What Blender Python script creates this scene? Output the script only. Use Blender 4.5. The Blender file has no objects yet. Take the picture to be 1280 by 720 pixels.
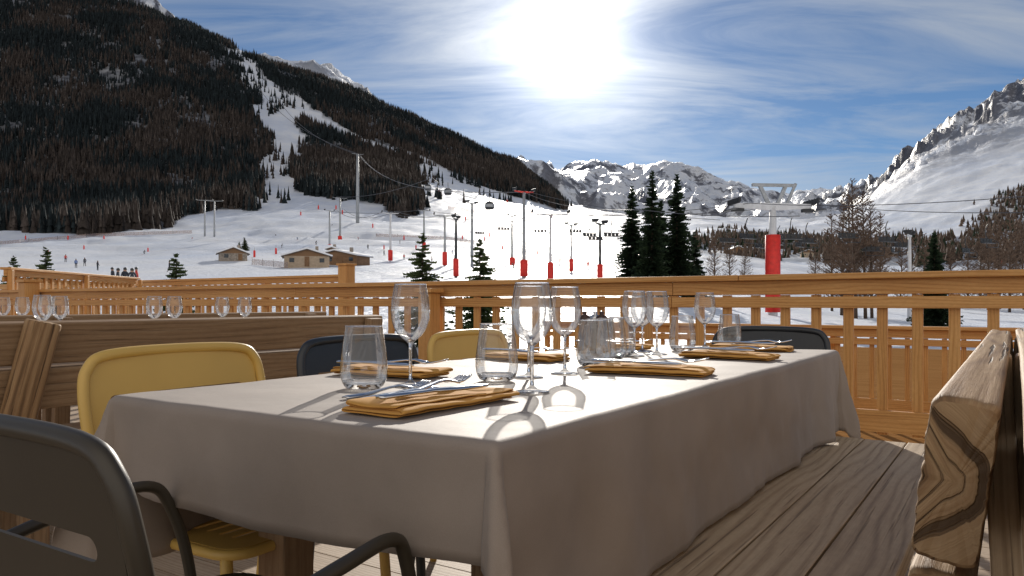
import bpy, bmesh, math, random
import numpy as np
from mathutils import Vector, Matrix, noise as mnoise
from mathutils.geometry import tessellate_polygon
random.seed(7); RS=np.random.RandomState(3)
F=950.0; HY=379.0; CZ=0.93
col=bpy.context.scene.collection
def W(px,py,Y): return Vector(((px-640)/F*Y, Y, CZ+(HY-py)/F*Y))
def onz(px,py,z=0.75):
    Y=(CZ-z)*F/(py-HY); return W(px,py,Y)
U=Vector((.551,.835,0)).normalized(); V=Vector((U.y,-U.x,0))
def UV(u,v,z=0.0): return U*u+V*v+Vector((0,0,z))
ROTU=math.atan2(U.y,U.x)
Zv=Vector((0,0,1))

# ------------------------------------------------------------ materials
def nm(name):
    m=bpy.data.materials.new(name); m.use_nodes=True
    nt=m.node_tree; b=nt.nodes['Principled BSDF']; return m,nt,b
def N(nt,t,**kw):
    n=nt.nodes.new(t)
    for k,v in kw.items(): setattr(n,k,v)
    return n
def mth(nt,op,a,b=None,clamp=False):
    n=nt.nodes.new('ShaderNodeMath'); n.operation=op; n.use_clamp=clamp
    for i,x in enumerate((a,b)):
        if x is None: continue
        if isinstance(x,(int,float)): n.inputs[i].default_value=x
        else: nt.links.new(x,n.inputs[i])
    return n.outputs[0]
def ramp(nt,src,stops):
    n=nt.nodes.new('ShaderNodeValToRGB'); e=n.color_ramp.elements
    while len(e)<len(stops): e.new(0.5)
    for i,(p,c) in enumerate(stops):
        e[i].position=p; e[i].color=(c[0],c[1],c[2],1) if not isinstance(c,(int,float)) else (c,c,c,1)
    nt.links.new(src,n.inputs[0]); return n.outputs[0]
def mixc(nt,f,a,b,mode='MIX'):
    n=nt.nodes.new('ShaderNodeMix'); n.data_type='RGBA'; n.blend_type=mode
    for s,x in ((n.inputs[0],f),(n.inputs[6],a),(n.inputs[7],b)):
        if isinstance(x,(int,float)): s.default_value=x
        elif isinstance(x,tuple): s.default_value=(x[0],x[1],x[2],1)
        else: nt.links.new(x,s)
    return n.outputs[2]
def simple(name,c,rough=.5,metal=0,var=.15,scale=20,bump=0.0,spec=.5):
    m,nt,b=nm(name)
    tc=N(nt,'ShaderNodeTexCoord'); no=N(nt,'ShaderNodeTexNoise'); no.inputs['Scale'].default_value=scale; no.inputs['Detail'].default_value=5
    nt.links.new(tc.outputs['Object'],no.inputs['Vector'])
    d=tuple(x*(1-var) for x in c); l=tuple(min(1,x*(1+var)) for x in c)
    nt.links.new(ramp(nt,no.outputs[0],[(.3,d),(.7,l)]),b.inputs['Base Color'])
    b.inputs['Roughness'].default_value=rough; b.inputs['Metallic'].default_value=metal
    b.inputs['Specular IOR Level'].default_value=spec
    if bump>0:
        bp=N(nt,'ShaderNodeBump'); bp.inputs['Strength'].default_value=bump; bp.inputs['Distance'].default_value=.01
        nt.links.new(no.outputs[0],bp.inputs['Height']); nt.links.new(bp.outputs[0],b.inputs['Normal'])
    return m
def wood(name,dark,mid,light,rings=260.,rough=.6,bump=.3,kn=True,rw=.16,cracks=0.0,spec=.3):
    m,nt,b=nm(name)
    tc=N(nt,'ShaderNodeTexCoord'); sp=N(nt,'ShaderNodeSeparateXYZ'); nt.links.new(tc.outputs['UV'],sp.inputs[0])
    u,v=sp.outputs[0],sp.outputs[1]
    def noise(su,sv,det=3,rg=.55):
        cb=N(nt,'ShaderNodeCombineXYZ'); nt.links.new(mth(nt,'MULTIPLY',u,su),cb.inputs[0]); nt.links.new(mth(nt,'MULTIPLY',v,sv),cb.inputs[1])
        n=N(nt,'ShaderNodeTexNoise'); n.inputs['Scale'].default_value=1; n.inputs['Detail'].default_value=det; n.inputs['Roughness'].default_value=rg
        nt.links.new(cb.outputs[0],n.inputs['Vector']); return n.outputs[0]
    n1=noise(.8,5,2); n2=noise(5,300,4,.75); n3=noise(.7,3.,3); n4=noise(30,70,4,.7); n5=noise(2.2,45,3,.6)
    ph=mth(nt,'ADD',mth(nt,'MULTIPLY',v,rings),mth(nt,'MULTIPLY',n1,34.))
    s=mth(nt,'ADD',mth(nt,'MULTIPLY',mth(nt,'SINE',ph),.5),.5)
    s=mth(nt,'MULTIPLY',mth(nt,'POWER',s,2.6),mth(nt,'ADD',.2,n5))
    fac=mth(nt,'ADD',mth(nt,'MULTIPLY',s,rw),mth(nt,'ADD',mth(nt,'MULTIPLY',n2,.30),mth(nt,'ADD',mth(nt,'MULTIPLY',n3,.35),mth(nt,'MULTIPLY',n5,.25))))
    c=ramp(nt,fac,[(.33,light),(.52,mid),(.74,dark)])
    if kn:
        cb=N(nt,'ShaderNodeCombineXYZ'); nt.links.new(mth(nt,'MULTIPLY',u,1.3),cb.inputs[0]); nt.links.new(mth(nt,'MULTIPLY',v,5.),cb.inputs[1])
        vo=N(nt,'ShaderNodeTexVoronoi'); vo.inputs['Scale'].default_value=1; nt.links.new(cb.outputs[0],vo.inputs['Vector'])
        k=ramp(nt,vo.outputs['Distance'],[(.02,1.),(.06,0.)])
        c=mixc(nt,mth(nt,'MULTIPLY',k,.7),c,tuple(x*.5 for x in dark))
    c=mixc(nt,.3,c,ramp(nt,n4,[(.35,.6),(.65,1.)]),'MULTIPLY')
    h=mth(nt,'ADD',fac,mth(nt,'MULTIPLY',n4,.3))
    if cracks>0:
        ck=ramp(nt,noise(1.6,85,3,.6),[(.60,0.),(.66,1.)])
        c=mixc(nt,mth(nt,'MULTIPLY',ck,cracks),c,tuple(x*.3 for x in dark)); h=mth(nt,'ADD',h,mth(nt,'MULTIPLY',ck,.8))
    nt.links.new(c,b.inputs['Base Color']); b.inputs['Roughness'].default_value=rough; b.inputs['Specular IOR Level'].default_value=spec
    bp=N(nt,'ShaderNodeBump'); bp.inputs['Strength'].default_value=bump; bp.inputs['Distance'].default_value=.003; bp.invert=True
    nt.links.new(h,bp.inputs['Height']); nt.links.new(bp.outputs[0],b.inputs['Normal'])
    return m
M_fence=wood('larch_fence',(.30,.125,.036),(.55,.275,.088),(.72,.41,.155),rings=300,rough=.5)
M_lower=wood('lower_deck_boards',(.13,.06,.022),(.27,.135,.05),(.38,.21,.085),rings=300,rough=1.,spec=0.,bump=.1)
M_bench=wood('weathered_bench',(.22,.15,.09),(.42,.31,.20),(.56,.44,.30),rings=220,rough=.6,bump=.6,rw=.2,cracks=.5)
M_benchr=wood('rough_bench_plank',(.12,.066,.032),(.33,.20,.10),(.52,.36,.20),rings=240,rough=.65,bump=1.0,rw=.2,cracks=.8)
M_benchd=wood('brown_bench',(.12,.068,.035),(.25,.155,.085),(.36,.245,.145),rings=300,rough=.6,bump=.6,rw=.12,cracks=.3)
M_floor=wood('deck_boards',(.16,.11,.07),(.38,.28,.19),(.52,.41,.3),rings=360,rough=.65,bump=.6)
M_yel=simple('yellow_paint',(.62,.405,.105),.42,0,.05,6)
M_blk=simple('dark_paint',(.022,.026,.032),.33,0,.1,6)
M_brn=simple('dark_olive_paint',(.045,.036,.024),.4,0,.1,6)
M_steel=simple('cutlery_steel',(.68,.68,.69),.17,1,.05,30)
M_galv=simple('galvanised_steel',(.36,.38,.40),.5,.4,.2,3)
M_white=simple('white_steel',(.66,.67,.69),.5,0,.1,2)
M_red=simple('red_padding',(.70,.03,.02),.55,0,.15,3)
M_dark=simple('dark_metal',(.03,.032,.036),.5,0,.2,4)
M_rope=simple('cable_steel',(.10,.10,.11),.5,.3,.1,4)
M_bark=simple('bark',(.085,.055,.038),.9,0,.4,8,.6)
M_twig=simple('larch_twigs',(.15,.10,.07),.9,0,.4,1.3)
def foliage(name,a,b_,sc):
    m,nt,b=nm(name); tc=N(nt,'ShaderNodeTexCoord'); no=N(nt,'ShaderNodeTexNoise'); no.inputs['Scale'].default_value=sc; no.inputs['Detail'].default_value=6
    nt.links.new(tc.outputs['Object'],no.inputs['Vector']); nt.links.new(ramp(nt,no.outputs[0],[(.35,a),(.65,b_)]),b.inputs['Base Color'])
    b.inputs['Roughness'].default_value=.8; b.inputs['Specular IOR Level'].default_value=.15
    return m
M_fol=foliage('spruce_needles',(.012,.022,.014),(.04,.065,.03),2.5)
M_folb=foliage('young_fir_needles',(.03,.05,.02),(.09,.12,.045),6)
def glassm(name):
    m,nt,b=nm(name); nt.nodes.remove(b); out=[n for n in nt.nodes if n.type=='OUTPUT_MATERIAL'][0]
    lw=N(nt,'ShaderNodeLayerWeight'); lw.inputs['Blend'].default_value=.5
    tc=N(nt,'ShaderNodeTexCoord'); no=N(nt,'ShaderNodeTexNoise'); no.inputs['Scale'].default_value=30; nt.links.new(tc.outputs['Object'],no.inputs['Vector'])
    tcol=ramp(nt,lw.outputs['Facing'],[(0.,.985),(.5,.95),(.72,.84),(.88,.42),(1.,.06)])
    t=N(nt,'ShaderNodeBsdfTransparent'); nt.links.new(mixc(nt,.03,tcol,ramp(nt,no.outputs[0],[(.3,.5),(.7,1.)]),'MULTIPLY'),t.inputs[0])
    gl=N(nt,'ShaderNodeBsdfGlossy'); gl.inputs['Roughness'].default_value=.05; gl.inputs['Color'].default_value=(1,1,1,1)
    fr=N(nt,'ShaderNodeFresnel'); fr.inputs['IOR'].default_value=1.7
    m1=N(nt,'ShaderNodeMixShader'); nt.links.new(mth(nt,'MINIMUM',fr.outputs[0],.7),m1.inputs[0]); nt.links.new(t.outputs[0],m1.inputs[1]); nt.links.new(gl.outputs[0],m1.inputs[2])
    nt.links.new(m1.outputs[0],out.inputs[0]); return m
M_glass=glassm('clear_glass')
m,nt,b=nm('solid_glass'); b.inputs['Transmission Weight'].default_value=1; b.inputs['Roughness'].default_value=.0; b.inputs['IOR'].default_value=1.5
no=N(nt,'ShaderNodeTexNoise'); no.inputs['Scale'].default_value=20; nt.links.new(ramp(nt,no.outputs[0],[(.3,.97),(.7,1.)]),b.inputs['Base Color']); M_sglass=m
def clothm(name,c,sheen,rough=.8,wv=1400.,bs=.12,spec=.3):
    m,nt,b=nm(name); tc=N(nt,'ShaderNodeTexCoord')
    no=N(nt,'ShaderNodeTexNoise'); no.inputs['Scale'].default_value=7; no.inputs['Detail'].default_value=6; nt.links.new(tc.outputs['Object'],no.inputs['Vector'])
    n2=N(nt,'ShaderNodeTexNoise'); n2.inputs['Scale'].default_value=wv; n2.inputs['Detail'].default_value=2; nt.links.new(tc.outputs['Object'],n2.inputs['Vector'])
    base=ramp(nt,no.outputs[0],[(.3,tuple(x*.9 for x in c)),(.7,tuple(x*1.08 for x in c))])
    nt.links.new(mixc(nt,.5,base,ramp(nt,n2.outputs[0],[(.35,.7),(.65,1.)]),'MULTIPLY'),b.inputs['Base Color'])
    b.inputs['Roughness'].default_value=rough; b.inputs['Sheen Weight'].default_value=sheen; b.inputs['Sheen Roughness'].default_value=.45
    b.inputs['Specular IOR Level'].default_value=spec
    bp=N(nt,'ShaderNodeBump'); bp.inputs['Strength'].default_value=bs; bp.inputs['Distance'].default_value=.002
    nt.links.new(n2.outputs[0],bp.inputs['Height'])
    bp2=N(nt,'ShaderNodeBump'); bp2.inputs['Strength'].default_value=.3; bp2.inputs['Distance'].default_value=.01
    nt.links.new(no.outputs[0],bp2.inputs['Height']); nt.links.new(bp2.outputs[0],bp.inputs['Normal']); nt.links.new(bp.outputs[0],b.inputs['Normal']); return m
M_cloth=clothm('taupe_tablecloth',(.315,.258,.215),.10,.68,spec=.5)
M_nap=clothm('mustard_napkin',(.66,.34,.085),.03,.85,spec=.12)

# ------------------------------------------------------------ object helpers
def top(o,label,cat,group=None,kind=None):
    o['label']=label; o['category']=cat
    if group: o['group']=group
    if kind: o['kind']=kind
    return o
def root(name,loc,label,cat,group=None,rz=0):
    e=bpy.data.objects.new(name,None); e.empty_display_size=.1; e.location=loc; e.rotation_euler=(0,0,rz); col.objects.link(e)
    return top(e,label,cat,group)
def attach(c,p):
    c.parent=p; c.matrix_parent_inverse=p.matrix_basis.inverted()
def mobj(name,me,mat,parent=None,smooth=False):
    o=bpy.data.objects.new(name,me); col.objects.link(o)
    if mat is not None:
        for mm in (mat if isinstance(mat,(list,tuple)) else [mat]): me.materials.append(mm)
    if smooth:
        me.polygons.foreach_set('use_smooth',[True]*len(me.polygons))
    if parent is not None: attach(o,parent)
    return o
def pymesh(name,vs,fs):
    me=bpy.data.meshes.new(name); me.from_pydata([tuple(v) for v in vs],[],fs); me.update(); return me
class Beams:
    def __init__(s): s.bm=bmesh.new(); s.uv=s.bm.loops.layers.uv.new('UVMap')
    def add(s,p0,p1,w,h,up=Zv,t1=1.0):
        p0=Vector(p0);p1=Vector(p1);d=(p1-p0);L=d.length;d.normalize()
        side=d.cross(up).normalized(); upp=side.cross(d).normalized()
        ou,ov=random.uniform(0,80),random.uniform(0,80)
        vs=[]
        for t,p,k in ((0,p0,1),(1,p1,t1)):
            for a,b in ((-1,-1),(1,-1),(1,1),(-1,1)):
                vs.append(s.bm.verts.new(p+side*(a*w/2*k)+upp*(b*h/2*k)))
        per=[0,w,w+h,2*w+h,2*w+2*h]
        for i in range(4):
            j=(i+1)%4
            f=s.bm.faces.new((vs[i],vs[j],vs[4+j],vs[4+i]))
            for l,(uu,vv) in zip(f.loops,((0,per[i]),(0,per[i+1]),(L,per[i+1]),(L,per[i]))): l[s.uv].uv=(ou+uu,ov+vv)
        for idx in ((3,2,1,0),(4,5,6,7)):
            f=s.bm.faces.new([vs[i] for i in idx])
            for l,(uu,vv) in zip(f.loops,((0,0),(w,0),(w,h),(0,h))): l[s.uv].uv=(ou+uu*.5,ov+vv*.4)
        return s
    def rough(s,p0,p1,w,h,up=Zv,rad=.009,amp=.55,step=.03):
        """hand-hewn weathered plank: rounded section, ridged surface, worn ends"""
        p0=Vector(p0);p1=Vector(p1);d=(p1-p0);L=d.length;d.normalize()
        side=d.cross(up).normalized(); upp=side.cross(d).normalized()
        ou,ov=random.uniform(0,80),random.uniform(0,80)
        base=rrect(w,h,rad,4); per=[]
        for i in range(len(base)):
            a=Vector((*base[i],0)); b=Vector((*base[(i+1)%len(base)],0)); k=max(1,int((b-a).length/.004))
            for q in range(k): per.append(a.lerp(b,q/k))
        n=len(per); cum=[0]
        for i in range(n): cum.append(cum[-1]+(per[(i+1)%n]-per[i]).length)
        m=max(8,int(L/step)); st_=[0,.003,.010]+[L*i/m for i in range(1,m)]+[L-.010,L-.003,L]; st_=sorted(set(st_))
        ringsv=[]
        for x in st_:
            e=min(x,L-x); shrink=.93 if e<1e-6 else (.98 if e<.005 else 1.)
            bow=Vector((.002*math.sin(x*2.1+ou),.002*math.sin(x*1.6+ov),0)); row=[]
            for i,p in enumerate(per):
                nrm=p.normalized()
                o=.0028*mnoise.noise(Vector((x*1.0+ou,p.x*60,p.y*60)))+.0030*mnoise.noise(Vector((x*1.5+ou,p.x*190+9,p.y*190)))+.0010*mnoise.noise(Vector((x*18,p.x*60,p.y*60+3)))
                q=p*shrink+nrm*o*amp+bow
                row.append(s.bm.verts.new(p0+d*(x+.002*mnoise.noise(Vector((p.x*90+ou,p.y*90,0)))*(e<.02))+side*q.x+upp*q.y))
            ringsv.append(row)
        for a in range(len(st_)-1):
            for i in range(n):
                j=(i+1)%n; f=s.bm.faces.new((ringsv[a][i],ringsv[a][j],ringsv[a+1][j],ringsv[a+1][i])); f.smooth=True
                for l,(uu,vv) in zip(f.loops,((st_[a],cum[i]),(st_[a],cum[i+1]),(st_[a+1],cum[i+1]),(st_[a+1],cum[i]))): l[s.uv].uv=(ou+uu,ov+vv)
        for row,x in ((ringsv[0],0),(ringsv[-1],L)):
            cv=s.bm.verts.new(sum((v.co for v in row),Vector())/n)
            for i in range(n):
                j=(i+1)%n; f=s.bm.faces.new((row[i],row[j],cv))
                for l,p in zip(f.loops,(per[i],per[j],Vector((0,0,0)))): l[s.uv].uv=(ou+p.x*.6+.9,ov+math.hypot(p.x+w*.8,p.y)*1.0)
        return s
    def obj(s,name,mat,parent=None,bevel=.004,seg=2):
        me=bpy.data.meshes.new(name); bmesh.ops.recalc_face_normals(s.bm,faces=s.bm.faces); s.bm.to_mesh(me); s.bm.free()
        o=mobj(name,me,mat,parent)
        if bevel>0:
            b=o.modifiers.new('b','BEVEL'); b.width=bevel; b.segments=seg; b.limit_method='ANGLE'
            me.polygons.foreach_set('use_smooth',[True]*len(me.polygons)); b.harden_normals=True
        return o
def catmull(pts,n=6,closed=False):
    P=[Vector(p) for p in pts]; out=[]; m=len(P); rng=m if closed else m-1
    for i in range(rng):
        p0=P[(i-1)%m] if (closed or i>0) else P[0]*2-P[1]
        p1=P[i]; p2=P[(i+1)%m]; p3=P[(i+2)%m] if (closed or i+2<m) else P[-1]*2-P[-2]
        for k in range(n):
            t=k/n
            out.append(.5*((2*p1)+(p2-p0)*t+(2*p0-5*p1+4*p2-p3)*t*t+(3*p1-p0-3*p2+p3)*t**3))
    if not closed: out.append(P[-1])
    return out
def tubemesh(paths,seg=8):
    vs=[];fs=[]
    for pts,r,closed in paths:
        n=len(pts); base=len(vs); pn=None
        for i in range(n):
            if closed: t=(pts[(i+1)%n]-pts[i-1])
            else: t=pts[min(i+1,n-1)]-pts[max(i-1,0)]
            t=t.normalized()
            if pn is None:
                a=Vector((0,0,1)) if abs(t.z)<.9 else Vector((1,0,0)); nn=t.cross(a).normalized()
            else: nn=(pn-t*pn.dot(t)).normalized()
            pn=nn; bb=t.cross(nn); rr=r[i] if isinstance(r,(list,tuple)) else r
            for k in range(seg):
                an=2*math.pi*k/seg; vs.append(pts[i]+nn*math.cos(an)*rr+bb*math.sin(an)*rr)
        for i in range(n if closed else n-1):
            j=(i+1)%n
            for k in range(seg):
                k2=(k+1)%seg; fs.append((base+i*seg+k,base+i*seg+k2,base+j*seg+k2,base+j*seg+k))
        if not closed:
            fs.append(tuple(base+k for k in reversed(range(seg)))); fs.append(tuple(base+(n-1)*seg+k for k in range(seg)))
    return vs,fs
def tube(name,paths,mat,parent=None,seg=8):
    vs,fs=tubemesh(paths,seg); return mobj(name,pymesh(name,vs,fs),mat,parent,True)
def lathe(name,prof,mat,parent=None,seg=40,closed=False):
    vs=[];fs=[];n=len(prof)
    for r,z in prof:
        for k in range(seg):
            a=2*math.pi*k/seg; vs.append((max(r,1e-5)*math.cos(a),max(r,1e-5)*math.sin(a),z))
    for i in range(n if closed else n-1):
        j=(i+1)%n
        for k in range(seg):
            k2=(k+1)%seg; fs.append((i*seg+k,i*seg+k2,j*seg+k2,j*seg+k))
    me=pymesh(name,vs,fs); bm=bmesh.new(); bm.from_mesh(me); bmesh.ops.remove_doubles(bm,verts=bm.verts,dist=2e-5); bmesh.ops.recalc_face_normals(bm,faces=bm.faces); bm.to_mesh(me); bm.free()
    return mobj(name,me,mat,parent,True)
def rrect(w,h,r,n=6,cx=0,cy=0):
    o=[]
    for qx,qy,a0 in ((1,1,0),(-1,1,90),(-1,-1,180),(1,-1,270)):
        for k in range(n+1):
            a=math.radians(a0+90*k/n); o.append((cx+qx*(w/2-r)+r*math.cos(a),cy+qy*(h/2-r)+r*math.sin(a)))
    return o
def sheet(name,outer,holes,fn,mat,parent=None,thick=.003):
    polys=[[Vector((x,y,0)) for x,y in outer]]+[[Vector((x,y,0)) for x,y in h] for h in holes]
    tr=tessellate_polygon(polys); allp=[p for q in polys for p in q]
    me=pymesh(name,[fn(p.x,p.y) for p in allp],[tuple(t) for t in tr])
    bm=bmesh.new(); bm.from_mesh(me); bmesh.ops.recalc_face_normals(bm,faces=bm.faces); bm.to_mesh(me); bm.free()
    o=mobj(name,me,mat,parent); s=o.modifiers.new('s','SOLIDIFY'); s.thickness=thick; s.offset=0
    return o
def dup(r,loc,rz=None,sc=None,label=None):
    kids=[c for c in bpy.data.objects if c.parent==r]
    n=r.copy(); col.objects.link(n); n.location=loc
    if rz is not None: n.rotation_euler=(0,0,rz)
    if sc is not None: n.scale=(sc,sc,sc) if not isinstance(sc,tuple) else sc
    if label: n['label']=label
    for c in kids:
        k=c.copy(); col.objects.link(k); k.parent=n
    return n

# ------------------------------------------------------------ terrain
T=RS.rand(256,256)
def vn(x,y):
    xi=np.floor(x).astype(int); yi=np.floor(y).astype(int); fx=x-xi; fy=y-yi
    fx=fx*fx*(3-2*fx); fy=fy*fy*(3-2*fy)
    a=T[xi%256,yi%256]; b=T[(xi+1)%256,yi%256]; c=T[xi%256,(yi+1)%256]; d=T[(xi+1)%256,(yi+1)%256]
    return (a*(1-fx)+b*fx)*(1-fy)+(c*(1-fx)+d*fx)*fy
def fbm(x,y,o=5,ridged=False):
    s=0;a=.5;t=0
    for i in range(o):
        n=vn(x+17.3*i,y+9.1*i)
        if ridged: n=1-abs(2*n-1)
        s=s+a*n;t+=a;a*=.5;x=x*2.03;y=y*2.03
    return s/t
st=[-300,0,200,350,450,550,650,750,850,950,1050,1150,1280,1600]
tab=[(12,[379+2.13*950/12]*14),(22,[379+2.13*950/22]*14),
(50,[365,365,365,365,365,365,367,371,382,402,416,419,419,419]),
(100,[350,350,350,350,350,350,352,356,368,385,395,399,399,399]),
(150,[338,338,337,336,336,338,341,346,356,370,382,388,390,390]),
(250,[322,320,318,316,318,320,325,332,342,352,362,368,368,365]),
(400,[303,300,300,298,298,298,305,315,325,335,342,345,340,330]),
(600,[285,282,282,268,272,276,288,300,312,320,325,322,305,290]),
(800,[240,240,240,245,252,262,275,290,302,310,312,302,280,260]),
(1100,[130,135,150,185,205,232,258,278,292,298,295,275,240,200])]
rows=[(Y,list(zip(st,p))) for Y,p in tab]
rows+=[(1600,[(-300,-150),(0,-24),(95,0),(130,8),(180,16),(270,46),(330,70),(380,92),(420,107),(470,126),(560,167),(640,202),(680,232),(705,256),(740,264),(800,272),(950,278),(1050,270),(1150,225),(1280,182),(1600,110)]),
(2400,[(-300,-60),(0,40),(80,4),(130,-4),(190,10),(260,70),(380,96),(415,88),(440,110),(600,235),(640,214),(690,222),(740,248),(800,262),(900,270),(1000,262),(1060,250),(1100,228),(1150,184),(1190,150),(1215,142),(1240,124),(1280,112),(1600,30)]),
(4000,[(-300,120),(500,235),(640,235),(695,214),(720,201),(745,198),(775,203),(800,209),(825,201),(850,198),(875,206),(905,221),(930,231),(950,235),(1000,238),(1050,246),(1100,250),(1300,200),(1600,150)]),
(6500,[(-300,330),(1600,330)])]
PXS=np.arange(-360,1661,3.2); LY=np.linspace(math.log(12),math.log(6500),380); YS=np.exp(LY)
R=np.array([np.interp(PXS,[a for a,b in pts],[b for a,b in pts]) for Y,pts in rows]); RL=np.log([Y for Y,_ in rows])
PYG=np.stack([np.interp(LY,RL,R[:,j]) for j in range(len(PXS))],1)
def gsm(A,s,ax):
    k=np.exp(-.5*(np.arange(-3*s,3*s+1)/s)**2);k/=k.sum();p=len(k)//2
    pad=[(0,0),(0,0)];pad[ax]=(p,p);B=np.pad(A,pad,mode='edge'); return np.apply_along_axis(lambda r:np.convolve(r,k,'valid'),ax,B)
P2=gsm(PYG,3,0); P3=gsm(gsm(PYG,8,0),10,1)
bl=np.clip((np.log(1300)-LY)/.35,0,1)[:,None]; PYG=P2*(1-bl)+P3*bl
YG=np.repeat(YS[:,None],len(PXS),1); XG=(PXS[None,:]-640)/F*YG
ZG=CZ+(HY-PYG)/F*YG
nz=(fbm(XG/70+3,YG/45+8,5)-.5)*np.interp(YG,[12,60,100,200,400,900],[.1,.5,1.5,5,12,14])
nr=(fbm(XG/260+30,YG/380+5,6,True)-.62)*np.interp(YG,[900,1300,1600,2200,3000,4000,6000],[0,8,14,150,140,120,110])
nr+=(fbm(XG/95+11,YG/200+2,5,True)-.62)*np.interp(YG,[1700,2200,2800,3300,6000],[0,120,80,36,36])
ZG=ZG+nz+nr
PYG=HY-(ZG-CZ)*F/YG
def tpy(px,Y):
    ci=(px+360)/3.2; ri=(np.log(Y)-LY[0])/(LY[1]-LY[0])
    ci=np.clip(ci,0,len(PXS)-1.001); ri=np.clip(ri,0,len(LY)-1.001); c0=np.floor(ci).astype(int); r0=np.floor(ri).astype(int); fc=ci-c0; fr=ri-r0
    return (PYG[r0,c0]*(1-fc)+PYG[r0,c0+1]*fc)*(1-fr)+(PYG[r0+1,c0]*(1-fc)+PYG[r0+1,c0+1]*fc)*fr
def ground_at(px,py):
    for Y in np.exp(np.linspace(math.log(30),math.log(2500),600)):
        if tpy(px,Y)<=py: return W(px,py,float(Y))
    return W(px,py,1500)
def gY(px,Y): return W(px,float(tpy(px,Y)),Y)
def inpoly(x,y,poly):
    ins=np.zeros(np.shape(x),bool); n=len(poly)
    for i in range(n):
        x1,y1=poly[i];x2,y2=poly[(i+1)%n]
        c=((y1>y)!=(y2>y))&(x<(x2-x1)*(y-y1)/((y2-y1)+1e-9)+x1); ins^=c
    return ins
forest=[[(-350,-300),(-350,292),(0,288),(110,294),(200,288),(262,262),(318,258),(334,225),(330,170),(318,115),(298,78),(285,42),(200,-20)],
 [(300,40),(318,82),(345,108),(385,128),(400,142),(450,172),(520,192),(600,232),(650,247),(702,264),(712,250),(640,150),(400,50)],
 [(372,180),(378,148),(450,178),(522,200),(526,268),(500,272),(470,252),(400,248),(364,236)],
 [(1195,333),(1200,300),(1225,262),(1260,240),(1400,215),(1650,150),(1650,335)],
 [(862,300),(900,290),(1000,292),(1060,300),(1200,296),(1200,334),(1050,330),(960,326),(880,318)]]
fm=np.zeros(YG.shape); PXG=np.repeat(PXS[None,:],len(YS),0)
wob=(fbm(XG/45,YG/45,4)-.5)*44
for i,p in enumerate(forest[:3]):
    fm=np.maximum(fm,inpoly(PXG+wob,PYG+wob*.4,p)&(YG<1750)&(YG>450))
for p in forest[3:]: fm=np.maximum(fm,.6*(inpoly(PXG+wob,PYG,p)&(YG<1500)&(YG>250)))
rk=np.clip((YG-1500)/600,0,1)
nr_,nc_=ZG.shape
vsT=np.stack([XG.ravel(),YG.ravel(),ZG.ravel()],1)
ii=np.arange(nr_*nc_).reshape(nr_,nc_)
fq=np.stack([ii[:-1,:-1].ravel(),ii[:-1,1:].ravel(),ii[1:,1:].ravel(),ii[1:,:-1].ravel()],1)
def bigmesh(name,v,f,cols=None):
    me=bpy.data.meshes.new(name); k=f.shape[1]
    me.vertices.add(len(v)); me.vertices.foreach_set('co',v.astype(np.float32).ravel())
    me.loops.add(f.size); me.loops.foreach_set('vertex_index',f.astype(np.int32).ravel())
    me.polygons.add(len(f)); me.polygons.foreach_set('loop_start',np.arange(0,f.size,k,dtype=np.int32)); 
    me.update(calc_edges=True)
    if cols is not None:
        a=me.color_attributes.new('Col','FLOAT_COLOR','POINT'); a.data.foreach_set('color',cols.astype(np.float32).ravel())
    me.validate(); return me
cT=np.stack([fm.ravel(),rk.ravel(),(np.clip((PXG-1000)/100,0,1)*(YG<3200)).ravel(),np.ones(fm.size)],1)
m,nt,b=nm('snow_and_rock'); M_terr=m
tc=N(nt,'ShaderNodeTexCoord'); at=N(nt,'ShaderNodeVertexColor',layer_name='Col'); sp=N(nt,'ShaderNodeSeparateColor'); nt.links.new(at.outputs[0],sp.inputs[0])
def tn(scale,det=6,vec=None,rg=.6,st=(1,1,1)):
    mp=N(nt,'ShaderNodeMapping'); mp.inputs['Scale'].default_value=st; nt.links.new(tc.outputs['Object'],mp.inputs[0])
    n=N(nt,'ShaderNodeTexNoise'); n.inputs['Scale'].default_value=scale; n.inputs['Detail'].default_value=det; n.inputs['Roughness'].default_value=rg; nt.links.new(mp.outputs[0],n.inputs['Vector']); return n.outputs[0]
ge=N(nt,'ShaderNodeNewGeometry'); sn=N(nt,'ShaderNodeSeparateXYZ'); nt.links.new(ge.outputs['Normal'],sn.inputs[0])
rn=tn(.012,12,rg=.74,st=(1,1,.6)); rn2=tn(.12,8)
steep=mth(nt,'SUBTRACT',1.0,sn.outputs[2])
rf=mth(nt,'ADD',mth(nt,'ADD',mth(nt,'MULTIPLY',rn,1.0),mth(nt,'MULTIPLY',steep,.42)),mth(nt,'MULTIPLY',sp.outputs[2],.075))
rf=mth(nt,'MULTIPLY',ramp(nt,rf,[(.56,0.),(.62,1.)]),sp.outputs[1])
rockc=ramp(nt,rn2,[(.3,(.085,.09,.11)),(.7,(.20,.20,.23))])
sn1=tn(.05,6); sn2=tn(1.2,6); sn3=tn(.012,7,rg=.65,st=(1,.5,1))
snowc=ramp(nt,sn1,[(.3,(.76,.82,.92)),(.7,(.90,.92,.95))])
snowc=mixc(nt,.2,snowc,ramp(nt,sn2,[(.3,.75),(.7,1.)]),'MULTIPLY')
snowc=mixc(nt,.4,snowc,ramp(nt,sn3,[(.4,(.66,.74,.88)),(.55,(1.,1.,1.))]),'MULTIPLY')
ff=mth(nt,'MULTIPLY',sp.outputs[0],ramp(nt,tn(.06,6),[(.35,1.),(.7,.62)]))
c=mixc(nt,ff,snowc,(.03,.028,.028)); c=mixc(nt,rf,c,rockc)
nt.links.new(c,b.inputs['Base Color']); b.inputs['Roughness'].default_value=.45; b.inputs['Specular IOR Level'].default_value=.35
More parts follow.
